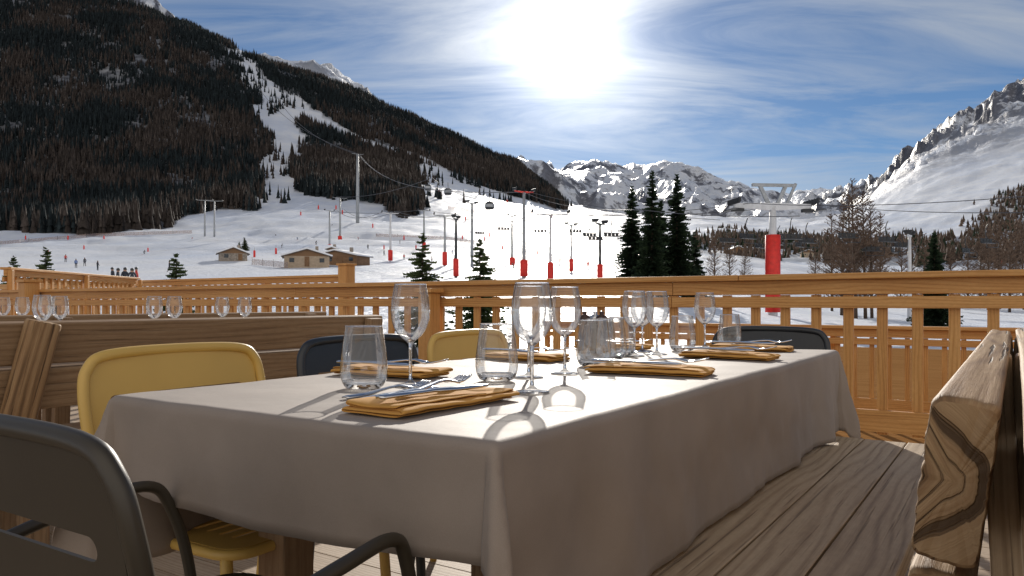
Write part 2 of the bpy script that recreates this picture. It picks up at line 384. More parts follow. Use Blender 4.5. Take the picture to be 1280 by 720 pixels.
bp=N(nt,'ShaderNodeBump'); bp.inputs['Strength'].default_value=.7; bp.inputs['Distance'].default_value=22
nt.links.new(mth(nt,'MULTIPLY',rn,sp.outputs[1]),bp.inputs['Height'])
bp2=N(nt,'ShaderNodeBump'); bp2.inputs['Strength'].default_value=.7; bp2.inputs['Distance'].default_value=.5
nt.links.new(mth(nt,'ADD',sn2,mth(nt,'MULTIPLY',tn(.25,5,st=(1,3,1)),2.)),bp2.inputs['Height']); nt.links.new(bp.outputs[0],bp2.inputs['Normal']); nt.links.new(bp2.outputs[0],b.inputs['Normal'])
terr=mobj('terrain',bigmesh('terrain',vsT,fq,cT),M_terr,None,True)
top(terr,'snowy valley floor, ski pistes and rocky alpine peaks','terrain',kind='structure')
gm=pymesh('snow_ground',[(-4000,-4000,-2.6),(4000,-4000,-2.6),(4000,40,-2.6),(-4000,40,-2.6)],[(0,1,2,3)])
g=mobj('snow_ground',gm,M_terr); top(g,'flat snow covered ground around the terrace','ground',kind='structure')

# ------------------------------------------------------------ far forest
def forest_mesh(name,N_,polys,Ymin,Ymax,pxr,hr,colfn,wr,seed,d0=.30):
    rs=np.random.RandomState(seed); n=N_*12
    px=rs.uniform(pxr[0],pxr[1],n); Y=np.sqrt(rs.uniform(Ymin**2,Ymax**2,n)); py=tpy(px,Y)
    X=(px-640)/F*Y; wb=(fbm(X/45,Y/45,4)-.5)*44
    ok=np.zeros(n,bool)
    for p in polys: ok|=inpoly(px+wb,py+wb*.4,p)
    dens=fbm(X/35+50,Y/35,3); ok&=rs.rand(n)<np.clip((dens-d0)*4,.1,1)
    if d0<.3:
        sc=(fbm(X/60+9,Y/60+3,4)>.57)&(rs.rand(n)<.10)&(px<640)&(py<255)&(Y>700)&(Y<1600); ok|=sc
    idx=np.where(ok)[0][:N_]; px,Y,py,X=px[idx],Y[idx],py[idx],X[idx]; k=len(idx)
    Z=CZ+(HY-py)/F*Y-.6
    h=rs.uniform(hr[0],hr[1],k)*(.65+.6*fbm(X/80,Y/80+9,3)); w=h*rs.uniform(wr[0],wr[1],k)
    tv=[];tf=[];seg=5
    for (z0,z1,r) in ((.06,.52,1.),(.30,.78,.72),(.56,1.,.42)):
        b0=len(tv)
        for q in range(seg): tv.append((q,z0,r))
        tv.append((-1,z1,0))
        for q in range(seg): tf.append((b0+q,b0+(q+1)%seg,b0+seg))
    nv=len(tv); out=np.zeros((k,nv,3)); rot=rs.rand(k)*6.28
    for i,(q,z,r) in enumerate(tv):
        rr=w*r*rs.uniform(.55,1.4,k) if q>=0 else 0; a=rot+max(q,0)*2*math.pi/seg
        out[:,i,0]=X+rr*np.cos(a); out[:,i,1]=Y+rr*np.sin(a); out[:,i,2]=Z+h*z-(rs.uniform(0,.1,k)*h if q>=0 else 0)
    tf=np.array(tf); fs=(tf[None]+(np.arange(k)*nv)[:,None,None]).reshape(-1,3)
    cc=colfn(rs,k,X,Y,px,py); cols=np.repeat(cc[:,None,:],nv,1)*rs.uniform(.7,1.3,(k,nv,1)); cols=np.concatenate([cols,np.ones((k,nv,1))],2).reshape(-1,4)
    return bigmesh(name,out.reshape(-1,3),fs,cols)
m,nt,b=nm('forest_mix'); at=N(nt,'ShaderNodeVertexColor',layer_name='Col'); M_for=m
tc=N(nt,'ShaderNodeTexCoord'); no=N(nt,'ShaderNodeTexNoise'); no.inputs['Scale'].default_value=.6; no.inputs['Detail'].default_value=4; nt.links.new(tc.outputs['Object'],no.inputs['Vector'])
nt.links.new(mixc(nt,.6,at.outputs[0],ramp(nt,no.outputs[0],[(.35,.4),(.65,1.)]),'MULTIPLY'),b.inputs['Base Color']); b.inputs['Roughness'].default_value=.9; b.inputs['Specular IOR Level'].default_value=.1
def cf1(rs,k,X,Y,px,py):
    br=np.clip((fbm(X/90+4,Y/90,3)-.45)*4+np.interp(py,[60,200],[-.1,.5]),0,1); s=(rs.rand(k)<br)[:,None]
    return np.where(s,np.array([[.058,.048,.043]]),np.array([[.018,.025,.028]]))*rs.uniform(.5,1.6,(k,1))
def cf2(rs,k,X,Y,px,py):
    s=(rs.rand(k)<.85)[:,None]; return np.where(s,np.array([[.13,.095,.075]]),np.array([[.03,.045,.028]]))*rs.uniform(.6,1.4,(k,1))
o=mobj('forest',forest_mesh('forest',56000,forest[:3],450,1720,(-200,720),(11,20),cf1,(.10,.19),5,.26),M_for); top(o,'dark larch and spruce forest covering the mountainside','forest',kind='stuff')
o=mobj('wood',forest_mesh('wood',3600,forest[3:],260,1400,(850,1500),(7,13),cf2,(.2,.32),6),M_for); top(o,'brown leafless larch wood on the valley floor','wood',kind='stuff')

# ------------------------------------------------------------ near trees
def spruce(name,loc,h,R,seed,label,mat=M_fol,levels=46,group=None,tw=1.0):
    rnd=random.Random(seed); e=root(name,loc,label,'tree',group)
    t=tube('trunk',[([Vector((0,0,-.5)),Vector((0,0,h*.5)),Vector((0,0,h*.97))],[h*.016,h*.01,h*.002],False)],M_bark,None,7); t.parent=e
    vs=[];fs=[]
    for i in range(levels):
        tt=i/(levels-1); z=h*(.05+.93*tt); L=R*((1-tt)**.85)*rnd.uniform(.72,1.18)+R*.03
        k=int(12*(1-tt)+5)
        for j in range(k):
            a=rnd.uniform(0,6.283); l=L*rnd.uniform(.6,1.15); dr=rnd.uniform(.12,.42)*(1-tt*.9)
            d=Vector((math.cos(a),math.sin(a),0)); s=Vector((-d.y,d.x,0)); ns=5
            zz=z+rnd.uniform(-.5,.5)*h/levels
            for q in range(ns):
                f=(q+.6)/ns; p=d*(l*f)+Vector((0,0,zz-dr*l*f*f+ .05*l*f)); wd=l*.30*(1.15-f)*tw+R*.03
                for sg in (-1,1):
                    tip=p+s*(sg*wd*rnd.uniform(.6,1.2))+d*(wd*rnd.uniform(.3,.9))+Vector((0,0,-wd*rnd.uniform(.0,.6)))
                    b0=len(vs); th=R*.04*rnd.uniform(.7,1.5)*tw+.01
                    vs+= [p-d*th*2,p+d*th*1.5+Vector((0,0,th)),tip]; fs.append((b0,b0+1,b0+2))
            b0=len(vs); th=R*.02
            vs+=[Vector((0,0,zz))+s*th*2,Vector((0,0,zz))-s*th*2,d*l+Vector((0,0,zz-dr*l+.05*l))]; fs.append((b0,b0+1,b0+2))
    c=mobj('crown',pymesh('crown',vs,fs),mat); c.parent=e
    return e
def treeat(px,Y,toppy,name,seed,label,Rr=.22,mat=M_fol,levels=46,group=None,tw=1.):
    p=gY(px,Y); h=(CZ+(HY-toppy)/F*Y)-p.z
    return spruce(name,p,h,h*Rr,seed,label,mat,levels,group,tw)
G='tall spruces beside the piste'
treeat(790,78,232,'spruce_tree',1,'tall dark green spruce beside the piste',.19,group=G,levels=56)
treeat(815,74,212,'spruce_tree',2,'tall dark green spruce, middle of a clump of three',.175,group=G,levels=56)
treeat(846,76,217,'spruce_tree',3,'tallest broad dark green spruce beside the piste',.20,group=G,levels=56)
treeat(826,84,250,'spruce_tree',14,'smaller spruce inside the clump by the piste',.22,group=G)
treeat(868,84,290,'spruce_tree',15,'small spruce at the edge of the clump',.26,group=G,levels=30)
treeat(1168,60,290,'spruce_tree',4,'short bushy spruce by the snowfield',.24)
for px,Y,tp,sd,rr in ((528,30,292,5,.52),(600,28,299,6,.52),(220,28,317,7,.55),(57,30,310,8,.55),(17,32,320,9,.52),(306,235,297,10,.66),(299,240,302,12,.66)):
    treeat(px,Y,tp,'fir_tree',sd,'small young green fir standing in the snow',rr*.62,M_folb,26,'young firs in the snow',.75)
def larch(loc,h,seed,label,spread=.22,n=150):
    rnd=random.Random(seed); e=root('larch_tree',loc,label,'tree','bare winter larches')
    lean=Vector((rnd.uniform(-.03,.03),rnd.uniform(-.03,.03),1))
    vs,fs=tubemesh([([lean*(h*t)+Vector((0,0,-.5)) for t in (0,.25,.5,.75,1)],[h*.014,h*.011,h*.008,h*.005,h*.001],False)],7)
    t=mobj('trunk',pymesh('trunk',vs,fs),M_bark,None,True); t.parent=e
    vs=[];fs=[]
    def stick(a,b,w):
        d=(b-a).normalized(); s=d.cross(Vector((rnd.random()-.5,rnd.random()-.5,rnd.random()-.5))).normalized()*w
        i=len(vs); vs.extend([a+s,a-s,b]); fs.append((i,i+1,i+2))
    for i in range(n):
        tt=rnd.uniform(.1,.98); a=rnd.uniform(0,6.283); L=h*spread*(1-tt)**.6*rnd.uniform(.5,1.1)
        p=lean*(h*tt); d=Vector((math.cos(a),math.sin(a),rnd.uniform(.25,.9))).normalized(); q=p+d*L
        stick(p,q,h*.004)
        for j in range(14):
            f=rnd.uniform(.2,1); r=p+d*L*f; dd=(d+Vector((rnd.uniform(-1,1),rnd.uniform(-1,1),rnd.uniform(-.3,1)))*.8).normalized(); l2=L*rnd.uniform(.15,.4)
            stick(r,r+dd*l2,h*.0024)
            stick(r+dd*l2*.5,r+dd*l2*.5+Vector((rnd.uniform(-1,1),rnd.uniform(-1,1),rnd.uniform(-.2,1)))*l2*.5,h*.002)
    c=mobj('crown',pymesh('crown',vs,fs),M_twig); c.parent=e; return e
for px,Y,tp,sd in ((1070,90,219,1),(1052,100,240,2),(1090,95,246,3),(1062,96,232,17),(1082,92,232,18),(1040,110,262,4),(1100,120,262,19),(1210,150,285,5),(1235,140,280,6),(1262,130,262,7),(1280,150,272,8),(870,170,290,9),(893,180,285,10),(912,190,292,11),(1140,170,292,12),(1020,190,300,13),(1190,170,300,14),(930,200,297,15),(1100,180,297,16),(1225,150,275,20),(1250,150,268,21),(1125,150,290,22),(1155,160,290,23)):
    p=gY(px,Y); larch(p,(CZ+(HY-tp)/F*Y)-p.z,sd,'bare brown larch standing at the edge of the snowfield')

# ------------------------------------------------------------ lift pylons
def pylon(px,Y,toppy,armw,label,padc=True,topc=None,colm=M_galv,big=False,rz=0.):
    p=gY(px,Y); h=(CZ+(HY-toppy)/F*Y)-p.z; e=root('lift_pylon',p,label,'ski lift pylon','ski lift pylons on the snow',rz)
    r=h*.022 if not big else .40
    Vz=lambda x,y,z:Vector((x,y,z))
    def loc(o): o.parent=e; return o
    ac=h*.97 if not big else h*.82
    loc(tube('column',[([Vz(0,0,-1),Vz(0,0,h*.5),Vz(0,0,ac)],[r*1.15,r,r*.75],False)],colm,None,14))
    B=Beams(); B.add((0,0,ac),(-armw/2,0,ac+.1),.5 if big else .22,.72 if big else .26,t1=.6); B.add((0,0,ac),(armw/2,0,ac+.1),.5 if big else .22,.72 if big else .26,t1=.6)
    loc(B.obj('crossarm',topc or colm,None,.02))
    if big:
        B=Beams()
        for s in (-1,1): B.add((s*.3,0,ac),(s*armw*.17,0,h*.985),.24,.34)
        B.add((-armw*.27,0,h*.985),(armw*.30,0,h*.985),.26,.30); B.add((armw*.16,0,ac),(armw*.3,0,h),.18,.24)
        loc(B.obj('service_gantry',M_galv,None,.01))
        B=Beams()
        for s in (-.35,-.05): B.add((s,-.5,0),(s,-.5,ac),.04,.04)
        for i in range(int(ac/.35)): B.add((-.35,-.5,.3+i*.35),(-.05,-.5,.3+i*.35),.03,.03)
        loc(B.obj('ladder',colm,None,0))
    for s in (-1,1):
        paths=[]; L=armw*(.30 if big else .28); cx=s*armw/2
        B=Beams()
        B.add((cx,-L*.6,ac+.32),(cx,L*.6,ac+.32),.12,.22)
        nW=6 if big else 4
        for i in range(nW):
            y=-L*.55+L*1.1*i/(nW-1); ring_=[Vector((cx-.09,y,ac+.5)),Vector((cx+.09,y,ac+.5))]; paths.append((ring_,.24 if big else .15,False))
        vs,fs=tubemesh(paths,12); nv=[B.bm.verts.new(v) for v in vs]
        for f in fs: B.bm.faces.new([nv[i] for i in f])
        if big:
            B.add((cx+s*.45,-L*.7,ac-.35),(cx+s*.45,L*.7,ac-.35),.5,.05); B.add((cx+s*.65,-L*.7,ac+.5),(cx+s*.65,L*.7,ac+.5),.04,.04)
            B.add((cx-s*.9,0,ac-.32),(cx+s*.2,0,ac-.32),.5,.3)
            for yy in (-L*.7,0,L*.7): B.add((cx+s*.65,yy,ac-.35),(cx+s*.65,yy,ac+.5),.04,.04)
        loc(B.obj('sheave_assembly',M_dark,None,0))
    if padc:
        hh=min(2.6,h*.32) if not big else 7.3
        z0=.2 if not big else .3; k=2.1 if not big else 1.75
        loc(lathe('safety_pad',[(0,z0),(r*k,z0),(r*k,z0+hh),(r*1.1,z0+hh+.05),(0,z0+hh+.05)],M_red,None,20))
    return e
pylon(966,72,229,7.6,'large grey steel chairlift pylon with red padding','x',None,M_white,True,.1)
pylon(655,120,237,3.4,'tall lift pylon with red top and red base',True,M_red,M_galv,False,.5)
pylon(688,95,266,4.6,'grey T shaped chairlift pylon with red padding',True,None,M_white,False,.1)
pylon(556,150,268,4.2,'grey T shaped lift pylon on the piste',True,None,M_galv,False,.2)
pylon(488,190,265,4.2,'white lift pylon on the piste',True,None,M_white,False,.3)
pylon(447,520,190,8,'tall lift pylon standing high on the slope',False,None,M_galv,False,.5)
pylon(425,420,246,8,'lift pylon on the upper piste',True,None,M_galv,False,.5)
pylon(570,115,272,1.6,'slim lift pylon with red padding',True,None,M_dark,False,1.2)
pylon(750,100,278,2.4,'dark slim lift pylon with red padding',True,None,M_dark,False,.9)
pylon(590,170,252,3.0,'slim grey lift pylon on the piste',False,None,M_galv,False,.9)
pylon(1137,85,292,2.0,'short white steel lift mast',False,None,M_white,False,.9)
pylon(256,430,249,9,'lift station mast below the forest',False,None,M_galv,False,.1)
pylon(268,430,250,9,'lift station mast below the forest',False,None,M_galv,False,.1)
pylon(412,300,262,4,'short lift pylon with red padding',True,None,M_galv,False,.6)
pylon(530,260,262,4,'short lift pylon with red padding',True,None,M_galv,False,.3)
pylon(714,160,280,3,'short lift pylon with red padding',True,None,M_galv,False,.8)
pylon(640,210,268,3,'short lift pylon with red padding',True,None,M_galv,False,.8)
def cable(pts,label,r=.03):
    P=[]
    for a,b in zip(pts[:-1],pts[1:]):
        for i in range(14):
            t=i/14; q=a.lerp(b,t); q.z-=(a-b).length*.035*4*t*(1-t)*.5; P.append(q)
    P.append(pts[-1]); o=tube('lift_cable',[(P,[r*max(1,p.y/110) for p in P],False)],M_rope,None,5); top(o,label,'cable','steel ski lift cables'); return P
cable([W(420,262,330),W(480,264,190),W(548,270,150),W(676,268,95),W(937,254,71),W(1360,238,45)],'steel haul rope of the chairlift')
cable([W(430,262,330),W(495,264,190),W(564,270,150),W(712,268,95),W(1012,255,73),W(1400,262,48)],'steel haul rope of the chairlift')
cable([W(322,108,1200),W(447,192,520),W(655,240,120),W(800,262,70),W(1000,270,60)],'steel cable running down the mountain')
cable([W(345,120,1200),W(450,194,520),W(662,240,120),W(900,275,90)],'steel cable running down the mountain')
cable([W(425,246,420),W(540,222,300),W(640,252,160),W(760,268,110)],'steel cable carrying the gondola cabins')
cable([W(412,264,300),W(530,262,260),W(640,268,210),W(714,280,160),W(750,280,100)],'steel haul rope of the drag lift')
def liftchair(loc,rz,label,s=1.,first=[None]):
    if first[0] is not None:
        return dup(first[0],loc,rz,s,label)
    e=root('chairlift_chair',(0,0,0),label,'chairlift chair','empty chairlift chairs on the cable')
    tube('hanger',[(catmull([(0,0,0),(.0,.25,-.5),(0,.3,-1.2),(0,.05,-1.75)],5),.05,False)],M_dark,None,6).parent=e
    B=Beams(); B.add((-1.2,-.1,-2.25),(1.2,-.1,-2.25),.5,.1); B.obj('seat',M_dark,None,.03).parent=e
    B=Beams(); 
    for i in range(4): B.add((-1.15+i*.6,.2,-1.98),(-.65+i*.6,.2,-1.98),.08,.55)
    B.obj('backrest',M_dark,None,.03).parent=e
    tube('frame',[([Vector(q) for q in ((-1.25,.25,-1.75),(1.25,.25,-1.75))],.05,False),(catmull([(-1.25,.25,-1.7),(-1.3,-.2,-2.0),(-1.25,-.55,-2.3),(-1.2,-.5,-2.8)],4),.04,False),(catmull([(1.25,.25,-1.7),(1.3,-.2,-2.0),(1.25,-.55,-2.3),(1.2,-.5,-2.8)],4),.04,False),([Vector((-1.2,-.5,-2.8)),Vector((1.2,-.5,-2.8))],.04,False)],M_dark,None,6).parent=e
    first[0]=e; e.location=loc; e.rotation_euler=(0,0,rz); e.scale=(s,s,s); return e
for px,py,Y,rz in ((630,273,150,.2),(676,274,130,.3),(738,277,115,.5),(745,282,120,.2),(935,272,82,.6),(990,272,80,.2),(975,282,90,1.2),(1000,286,95,.9),(1110,276,82,.4),(1118,292,90,1.0),(1060,272,85,.3),(910,280,95,.4),(600,281,190,.3),(1210,292,90,.7),(950,286,90,.9),(1090,290,90,.2),(1235,280,90,.5),(1010,278,84,.5),(1130,284,86,.3),(720,275,140,.2),(765,276,110,.3)):
    liftchair(W(px,py,Y),rz,'empty dark chairlift chair hanging from the cable')
def cabin(loc):
    e=root('gondola_cabin',loc,'dark gondola cabin hanging from the cable','gondola','gondola cabins on the cable')
    me=lathe('cabin',[(0,-4.4),(1.1,-4.4),(1.35,-3.9),(1.4,-3.2),(1.2,-2.4),(.7,-2.1),(0,-2.05)],M_dark,None,12); me.parent=e
    w=lathe('window',[(1.41,-3.75),(1.43,-3.3),(1.36,-2.85)],M_galv,None,12); w.parent=e
    tube('hanger',[([Vector((0,0,0)),Vector((0,.1,-1)),Vector((0,0,-2.1))],.09,False)],M_dark,None,6).parent=e
    return e
for px,py,Y in ((535,224,300),(560,228,270),(612,243,220)): cabin(W(px,py,Y))

# ------------------------------------------------------------ piste markers, huts
mk=root('piste_marker',(0,0,0),'red padded marker post on the piste','piste marker','red markers on the piste')
tube('pole',[([Vector((0,0,-.3)),Vector((0,0,2.6))],.05,False)],M_dark,None,6).parent=mk
lathe('pad',[(0,.1),(.26,.1),(.28,.2),(.28,1.7),(.2,1.85),(0,1.85)],M_red,None,12).parent=mk
first=True
for px,py in ((85,300),(105,312),(185,315),(172,283),(200,281),(318,322),(345,318),(420,262),(428,268),(398,262),(376,270),(568,333),(643,330),(612,296),(606,301),(640,292),(706,300),(505,300),(520,312),(466,285),(32,300),(60,318),(130,300),(720,312),(582,276),(548,243),(660,262),(634,255),(690,272),(750,300),(780,318),(1252,330),(480,312),(655,305),(672,318),(600,322),(578,300),(628,312),(700,330),(735,335)):
    g=ground_at(px,py); s=1.0 if g.y<250 else g.y/330
    if first: mk.location=g; mk.scale=(s,s,s); first=False
    else: dup(mk,g,random.uniform(0,3),s)
def net(pts,h,label,mat):
    vs=[];fs=[]; P=[]
    for a,b in zip(pts[:-1],pts[1:]):
        for i in range(10): P.append((a[0]+(b[0]-a[0])*i/10,a[1]+(b[1]-a[1])*i/10))
    P.append(pts[-1]); G_=[ground_at(x,y) for x,y in P]
    e=root('safety_net',G_[0],label,'safety net','safety nets along the piste')
    for i,g in enumerate(G_): k=max(1,g.y/300); vs+=[g+Vector((0,0,.1)),g+Vector((0,0,h*k))]
    for i in range(len(G_)-1): fs.append((2*i,2*i+2,2*i+3,2*i+1))
    mobj('netting',pymesh('netting',vs,fs),mat,e)
    for g in G_[::3]: tube('net_pole',[([g+Vector((0,0,-.2)),g+Vector((0,0,(h+.3)*max(1,g.y/300)))],.04*max(1,g.y/200),False)],M_dark,e,5)
m,nt,b=nm('net_mesh'); out=[n for n in nt.nodes if n.type=='OUTPUT_MATERIAL'][0]
tc=N(nt,'ShaderNodeTexCoord'); wv=N(nt,'ShaderNodeTexNoise'); wv.inputs['Scale'].default_value=3; nt.links.new(tc.outputs['Object'],wv.inputs['Vector'])
tr=N(nt,'ShaderNodeBsdfTransparent'); ms=N(nt,'ShaderNodeMixShader'); nt.links.new(ramp(nt,wv.outputs[0],[(.3,.35),(.7,.7)]),ms.inputs[0]); nt.links.new(tr.outputs[0],ms.inputs[1]); nt.links.new(b.outputs[0],ms.inputs[2]); nt.links.new(ms.outputs[0],out.inputs[0]); b.inputs['Base Color'].default_value=(.35,.25,.22,1); M_net=m
net([(315,331),(360,336)],1.3,'thin safety net on poles in the snow',M_net)
net([(470,296),(560,300),(640,312),(740,330)],1.3,'thin safety net on poles along the piste',M_net)
net([(0,306),(120,296),(240,292)],1.4,'thin safety net on poles along the piste',M_net)
net([(560,262),(640,272),(720,296)],1.4,'thin safety net on poles along the piste',M_net)
M_stone=simple('stone_wall',(.30,.26,.22),.85,0,.4,3,.5); M_plaster=simple('tan_plaster',(.42,.33,.24),.8,0,.15,2)
M_hutw=wood('hut_timber',(.08,.04,.02),(.20,.11,.055),(.32,.19,.1),rings=60,bump=.3); M_roofsnow=simple('roof_snow',(.82,.85,.9),.6,0,.05,1); M_win=simple('dark_window',(.03,.04,.05),.1,0,.1,2)
M_roof=simple('shingle_roof',(.15,.13,.12),.8,0,.3,4)
def hut(px,py,w,d,h,rz,label,wallm,snow=True,rh=.35):
    g=ground_at(px,py); e=root('chalet',g,label,'chalet','mountain huts by the piste',rz)
    B=Beams(); B.add((-w/2,0,h/2-.5),(w/2,0,h/2-.5),d,h+1)
    B.obj('wall',wallm,None,0).parent=e
    zt=h+w*rh*.5; vs=[(-w/2,-d/2,h),(w/2,-d/2,h),(0,-d/2,zt),(-w/2,d/2,h),(w/2,d/2,h),(0,d/2,zt)]
    mobj('gable',pymesh('gable',vs,[(0,1,2),(5,4,3),(0,2,5,3),(2,1,4,5)]),M_hutw).parent=e
    sl=w*rh*.5/(w/2)
    for nmr,mt,dz,t_ in (('roof',M_roof,.08,.12),)+((('roof_snow',M_roofsnow,.29,.30),) if snow else ()):
        B=Beams()
        for s in (-1,1):
            a=Vector((0,0,zt+dz)); b=Vector((s*(w/2+.6),0,h-.6*sl+dz)); md=(a+b)/2; nrm=Vector((s*sl,0,1)).normalized()
            B.add(md+Vector((0,-d/2-.5,0)),md+Vector((0,d/2+.5,0)),(b-a).length,t_,nrm)
        B.obj(nmr,mt,None,.02).parent=e
    n=max(2,int(w/2.4))
    for i in range(n):
        x=-w/2+w*(i+.5)/n
        if i==n//2:
            B=Beams(); B.add((x,-d/2-.03,0),(x,-d/2-.03,min(2.0,h-.1)),.9,.1,Vector((0,1,0))); B.obj('door',M_hutw,None,0).parent=e
        else:
            B=Beams(); B.add((x-.45,-d/2-.03,h*.6),(x+.45,-d/2-.03,h*.6),.1,.8); B.obj('window',M_win,None,0).parent=e
    B=Beams(); B.add((w*.22,0,h),(w*.22,0,zt+.9),.6,.6,Vector((0,1,0))); B.obj('chimney',M_stone,None,.02).parent=e
    return e
hut(384,334,8.5,7,2.0,.25,'tan wooden chalet with a low roof beside the piste',M_plaster,True,.30)
hut(428,331,10,6,1.7,-.3,'low wooden chalet with snow on its roof',M_hutw,True,.22)
hut(416,326,2.0,2.0,2.8,0,'narrow timber tower hut',M_hutw,True,.3)
hut(291,326,6,5,1.6,.4,'small grey stone hut half buried in snow',M_stone,True,.4)
hut(920,318,14,9,4,.2,'wooden chalet among bare trees',M_hutw,True,.4)
hut(1010,322,12,9,4,-.3,'wooden chalet among bare trees',M_plaster,True,.4)

# ------------------------------------------------------------ people
M_skin=simple('skin',(.45,.27,.19),.6,0,.05,10)
def person(loc,rz,jc,tcx,label,pose='stand',sc=1.):
    J={'pel':(0,0,.92),'che':(0,.02,1.25),'nk':(0,.02,1.48),'hd':(0,.04,1.62),'ht':(0,.03,1.76),
       'sl':(-.18,.02,1.42),'el':(-.27,.0,1.14),'wl':(-.24,.16,.92),'fl':(-.24,.2,.84),'sr':(.18,.02,1.42),'er':(.27,.0,1.14),'wr':(.24,.16,.92),'fr':(.24,.2,.84),
       'hl':(-.1,0,.88),'kl':(-.12,.04,.48),'al':(-.13,-.02,.08),'tl':(-.14,.16,.04),'hr':(.1,0,.88),'kr':(.12,.04,.48),'ar':(.13,-.02,.08),'tr':(.14,.16,.04)}
    if pose=='walk':
        J.update(kl=(-.1,.22,.52),al=(-.1,.26,.1),tl=(-.1,.42,.06),kr=(.1,.02,.48),ar=(.1,-.26,.14),tr=(.1,-.12,.04),wl=(-.26,-.08,.88),fl=(-.26,-.1,.8),wr=(.26,.24,.98),fr=(.26,.3,.94))
    if pose=='ski':
        J.update(pel=(0,-.12,.78),che=(0,.08,1.06),nk=(0,.2,1.26),hd=(0,.27,1.38),ht=(0,.28,1.51),sl=(-.18,.16,1.2),el=(-.32,.2,.98),wl=(-.3,.42,.95),fl=(-.3,.5,.93),sr=(.18,.16,1.2),er=(.32,.2,.98),wr=(.3,.42,.95),fr=(.3,.5,.93),hl=(-.1,-.1,.74),kl=(-.14,.16,.46),al=(-.13,-.02,.1),tl=(-.13,.16,.06),hr=(.1,-.1,.74),kr=(.14,.16,.46),ar=(.13,-.02,.1),tr=(.13,.16,.06))
    names=list(J); ed=[('pel','che'),('che','nk'),('nk','hd'),('hd','ht'),('nk','sl'),('sl','el'),('el','wl'),('wl','fl'),('nk','sr'),('sr','er'),('er','wr'),('wr','fr'),('pel','hl'),('hl','kl'),('kl','al'),('al','tl'),('pel','hr'),('hr','kr'),('kr','ar'),('ar','tr')]
    rad={'pel':.15,'che':.165,'nk':.06,'hd':.1,'ht':.08,'s':.08,'e':.058,'w':.04,'f':.045,'h':.1,'k':.075,'a':.055,'t':.05}
    me=bpy.data.meshes.new('person'); me.from_pydata([J[n] for n in names],[(names.index(a),names.index(b)) for a,b in ed],[])
    o=bpy.data.objects.new('tmp',me); col.objects.link(o); o.modifiers.new('sk','SKIN'); sv=me.skin_vertices[0].data
    for i,n in enumerate(names):
        r=rad.get(n,rad.get(n[0],.06)); sv[i].radius=(r,r)
    sv[0].use_root=True
    ss=o.modifiers.new('ss','SUBSURF'); ss.levels=1; ss.render_levels=1
    dg=bpy.context.evaluated_depsgraph_get(); m2=bpy.data.meshes.new_from_object(o.evaluated_get(dg)); bpy.data.objects.remove(o)
    m2.name='person'; m2.materials.clear()
    e=mobj('person',m2,[jc,tcx,M_skin,M_dark],None,True)
    wz=J['pel'][2]+.02; nk=J['nk']
    for p in m2.polygons:
        c=p.center
        if c.z>nk[2]+.03: k=2
        elif c.z<.14: k=3
        elif c.z<wz and abs(c.x)<.22 and c.y<.35 : k=1
        else: k=0
        p.material_index=k
    e.location=loc; e.rotation_euler=(0,0,rz); e.scale=(sc,sc,sc)
    hm=lathe('helmet',[(.118,-.01),(.125,.05),(.11,.12),(.06,.165),(0,.175)],M_dark,None,14); hm.location=Vector(J['hd']); hm.parent=e
    if pose=='ski':
        for s in (-1,1):
            B=Beams(); B.add((s*.13,-.75,.015),(s*.13,.85,.015),.09,.025); B.obj('ski',M_red,None,0).parent=e
            tube('ski_pole',[([Vector((s*.3,.5,.98)),Vector((s*.45,-.15,.05))],.012,False)],M_dark,None,5).parent=e
    top(e,label,'person','skiers on the piste'); return e
JC=[simple('jacket_dark',(.03,.035,.05),.7),simple('jacket_red',(.5,.04,.03),.7),simple('jacket_blue',(.04,.12,.35),.7),simple('jacket_green',(.06,.16,.06),.7)]
for px,Y,j,ps in ((147,52,0,'walk'),(156,54,0,'stand'),(165,52,0,'stand'),(141,62,0,'walk'),(171,60,1,'stand')):
    person(gY(px,Y)+Vector((0,0,.02)),random.uniform(0,6),JC[j],JC[0],'person in dark ski clothing standing on the snow' if ps=='stand' else 'person in dark ski clothing walking on the snow',ps)
for px,py,j,ps in ((95,335,2,'stand'),(106,333,0,'walk'),(82,328,1,'stand'),(122,338,0,'stand'),(212,340,0,'walk'),(642,338,0,'ski'),(648,335,1,'stand'),(345,296,0,'ski'),(372,300,2,'ski'),(395,306,0,'ski'),(305,300,0,'ski'),(448,300,1,'ski'),(500,305,0,'stand'),(530,314,3,'ski'),(610,318,0,'stand'),(180,318,0,'ski'),(240,300,1,'ski'),(415,283,0,'ski'),(590,330,0,'walk'),(565,318,2,'ski'),(660,322,0,'stand'),(480,320,0,'walk'),(540,330,0,'stand'),(505,325,1,'stand'),(700,318,0,'ski'),(625,300,0,'ski'),(352,310,0,'ski'),(460,312,0,'walk')):
    p=ground_at(px,py); person(p,random.uniform(0,6.2),JC[j],JC[0],'skier in a ski jacket and helmet on the piste',ps,1.0)

